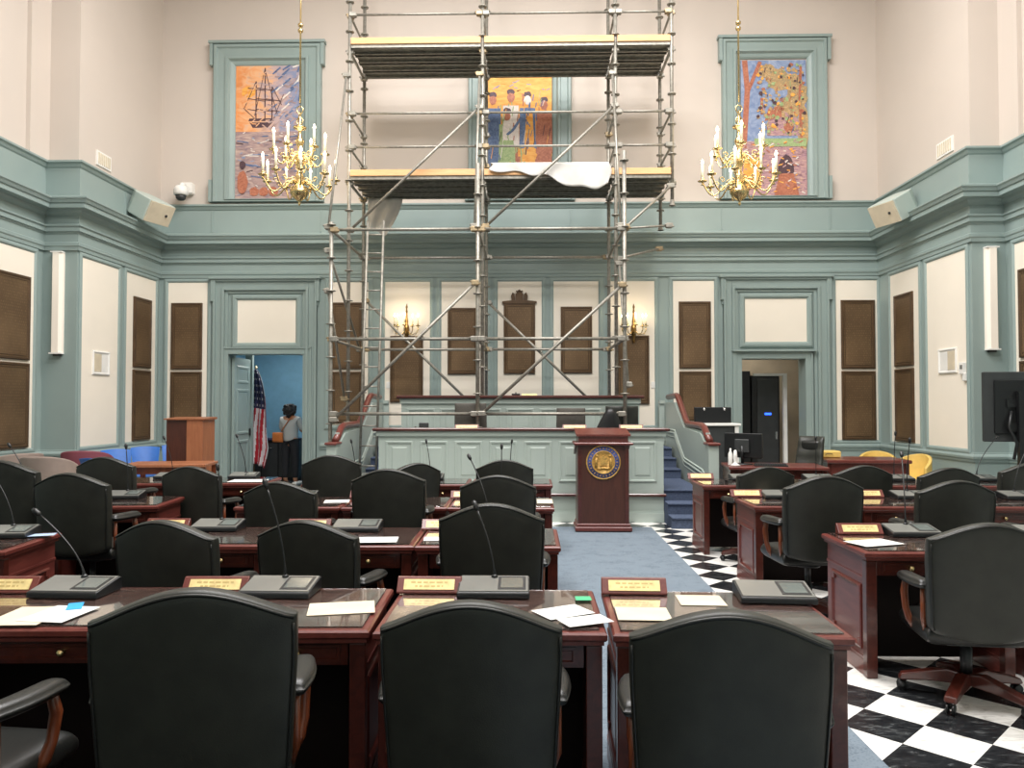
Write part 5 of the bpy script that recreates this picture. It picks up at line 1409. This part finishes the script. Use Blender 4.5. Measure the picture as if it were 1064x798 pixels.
# red wooden table with yellow case and two yellow chairs
rt = empty('committee_table', (PY(880, 478, 11.6).x, 11.6, 0), R(-4), 'red brown wooden table by the corner wall under the tablets', 'table')
b = MB(); b.box(-.42, .75, -.45, .35, .80, .85, bev=.01); b.build('tabletop', 'mahog', rt)
b = MB(); b.box(-.38, .70, -.38, -.35, .15, .80); b.build('modesty_panel', 'mahog', rt)
for sx in (-.40, .68):
    b = MB(); b.box(sx, sx+.05, -.40, .30, 0, .80); b.build('side_panel', 'mahog_dark', rt)
p = PY(862, 476, 11.7)
b = MB(); b.box(-.18, .18, -.12, .12, 0, .10, bev=.012); o = tag(b.build('yellow_case', 'yellow', None, (p.x-.05, 11.72, .851)), 'low yellow case lying on the red wooden table', 'case')
b = MB(); b.tube([(-.05, -.13, .05), (-.04, -.15, .06), (.04, -.15, .06), (.05, -.13, .05)], .006, 6); b.build('handle', 'black', o)
def yellow_chair(px, Y, rz, label):
    p = PY(px, 470, Y)
    e = empty('yellow_armchair', (p.x, Y, 0), R(rz), label, 'chair', 'yellow armchairs by the wall')
    T_ = Matrix.Identity(4)
    b = MB(); b.pillow(18, 10, lambda u, v, sd: ((.30 if sd == 0 else .25)*math.sin(u*R(100)), -(.30 if sd == 0 else .25)*math.cos(u*R(100)), .42+.44*(v+1)/2-.2*abs(u)**2*(v+1)/2)); b.build('backrest', 'yellow', e)
    b = MB(); b.pillow(12, 12, lambda u, v, sd: (.24*u, .26*v, .44+(-.03 if sd == 0 else .04)*((1-abs(u)**8)*(1-abs(v)**8))**.5)); b.build('seat', 'yellow', e)
    for sx in (-1, 1):
        for sy in (-1, 1): b = MB(); b.tube([(sx*.22, sy*.22, 0), (sx*.19, sy*.18, .42)], .018, 6); b.build('leg', 'armwood', e)
yellow_chair(912, 13.0, 160, 'yellow armchair tucked behind the red wooden table')
yellow_chair(946, 12.3, 120, 'yellow armchair in front of the side wall tablet')
# television on stand
tv = empty('television_stand', (PY(1062, 430, 9.8).x, 9.85, 0), R(-8), 'large black flat television seen from behind on a wheeled stand', 'television')
gx = lambda px: PY(px, 430, 9.8).x-tv.location.x
z0, z1 = PY(1030, 476, 9.8).z, PY(1030, 386, 9.8).z
b = MB(); b.box(gx(1027), gx(1027)+1.25, .0, .05, z0+.2, z1, bev=.01); o = b.build('screen', 'darkgrey', tv)
b = MB(); b.box(gx(1027)+.12, gx(1027)+1.12, -.03, .0, z0+.3, z1-.1, bev=.01); b.build('back_housing', 'black', o)
b = MB()
for q in (.36, .52): b.box(gx(1027)+q, gx(1027)+q+.07, -.12, -.05, .08, z1-.25)
b.box(gx(1027)+.25, gx(1027)+.75, -.06, -.03, z1-.45, z1-.35); b.box(gx(1027)+.25, gx(1027)+.75, -.06, -.03, z1-.75, z1-.65); b.build('post', 'black', tv)
b = MB(); b.box(gx(1027)+.05, gx(1027)+.95, -.12, -.04, .05, .1); 
for q in (.08, .88): b.box(gx(1027)+q, gx(1027)+q+.07, -.4, .35, .04, .1)
b.build('base', 'black', tv)
b = MB(); 
b.tube([(gx(1027)+.3, -.06, z1-.5), (gx(1027)+.25, -.1, z1-.7), (gx(1027)+.33, -.12, z1-.9), (gx(1027)+.30, -.1, z1-1.1)], .02, 8)
b.tube([(gx(1027)+.42, -.10, z1-.35), (gx(1027)+.55, -.16, z1-.28), (gx(1027)+.7, -.14, z1-.4), (gx(1027)+.75, -.1, z1-.9)], .022, 8)
b.build('cable', 'black', tv)
# ================================================================== LIGHT
def area(name, loc, rot, sx, sy, e, col):
    l = bpy.data.lights.new(name, 'AREA'); l.shape = 'RECTANGLE'; l.size = sx; l.size_y = sy; l.energy = e; l.color = col
    o = bpy.data.objects.new(name, l); C.objects.link(o); o.location = loc; o.rotation_euler = rot; return o
for x in (-2.6, 0, 2.6):
    for y in (2.0, 6.2, 9.6):
        area('ceiling_lamp', (x, y, ZC-.05), (0, 0, 0), 1.8, 1.8, 284, (1, .98, .975))
area('corridor_lamp', (-5.0, 16.0, 3.1), (0, 0, 0), 1.0, 1.0, 36, (1, .97, .93))
area('corridor_lamp', (4.6, 15.7, 3.1), (0, 0, 0), .8, .8, 12, (1, .93, .82))
# broad fill light added behind the camera; no windows are built there
area('rear_fill_light', (0, YC+.1, 5.2), (R(90), 0, 0), 9, 5, 60, (.97, .98, 1))
w = bpy.data.worlds.new('world'); bpy.context.scene.world = w; w.use_nodes = True
w.node_tree.nodes['Background'].inputs[0].default_value = (.8, .85, .9, 1); w.node_tree.nodes['Background'].inputs[1].default_value = .3
# ================================================================== CAMERA
cam = bpy.data.cameras.new('camera'); co_ = bpy.data.objects.new('camera', cam); C.objects.link(co_)
cam.sensor_width = 36; cam.lens = 36*FPX/1064; cam.clip_start = .05
co_.location = (0, 0, H); co_.rotation_euler = (PI/2+PIT, 0, YAW)
S = bpy.context.scene; S.camera = co_
S.view_settings.view_transform = 'Standard'; S.view_settings.look = 'None'; S.view_settings.gamma = 1; S.view_settings.use_curve_mapping = False
S.view_settings.exposure = 0.0
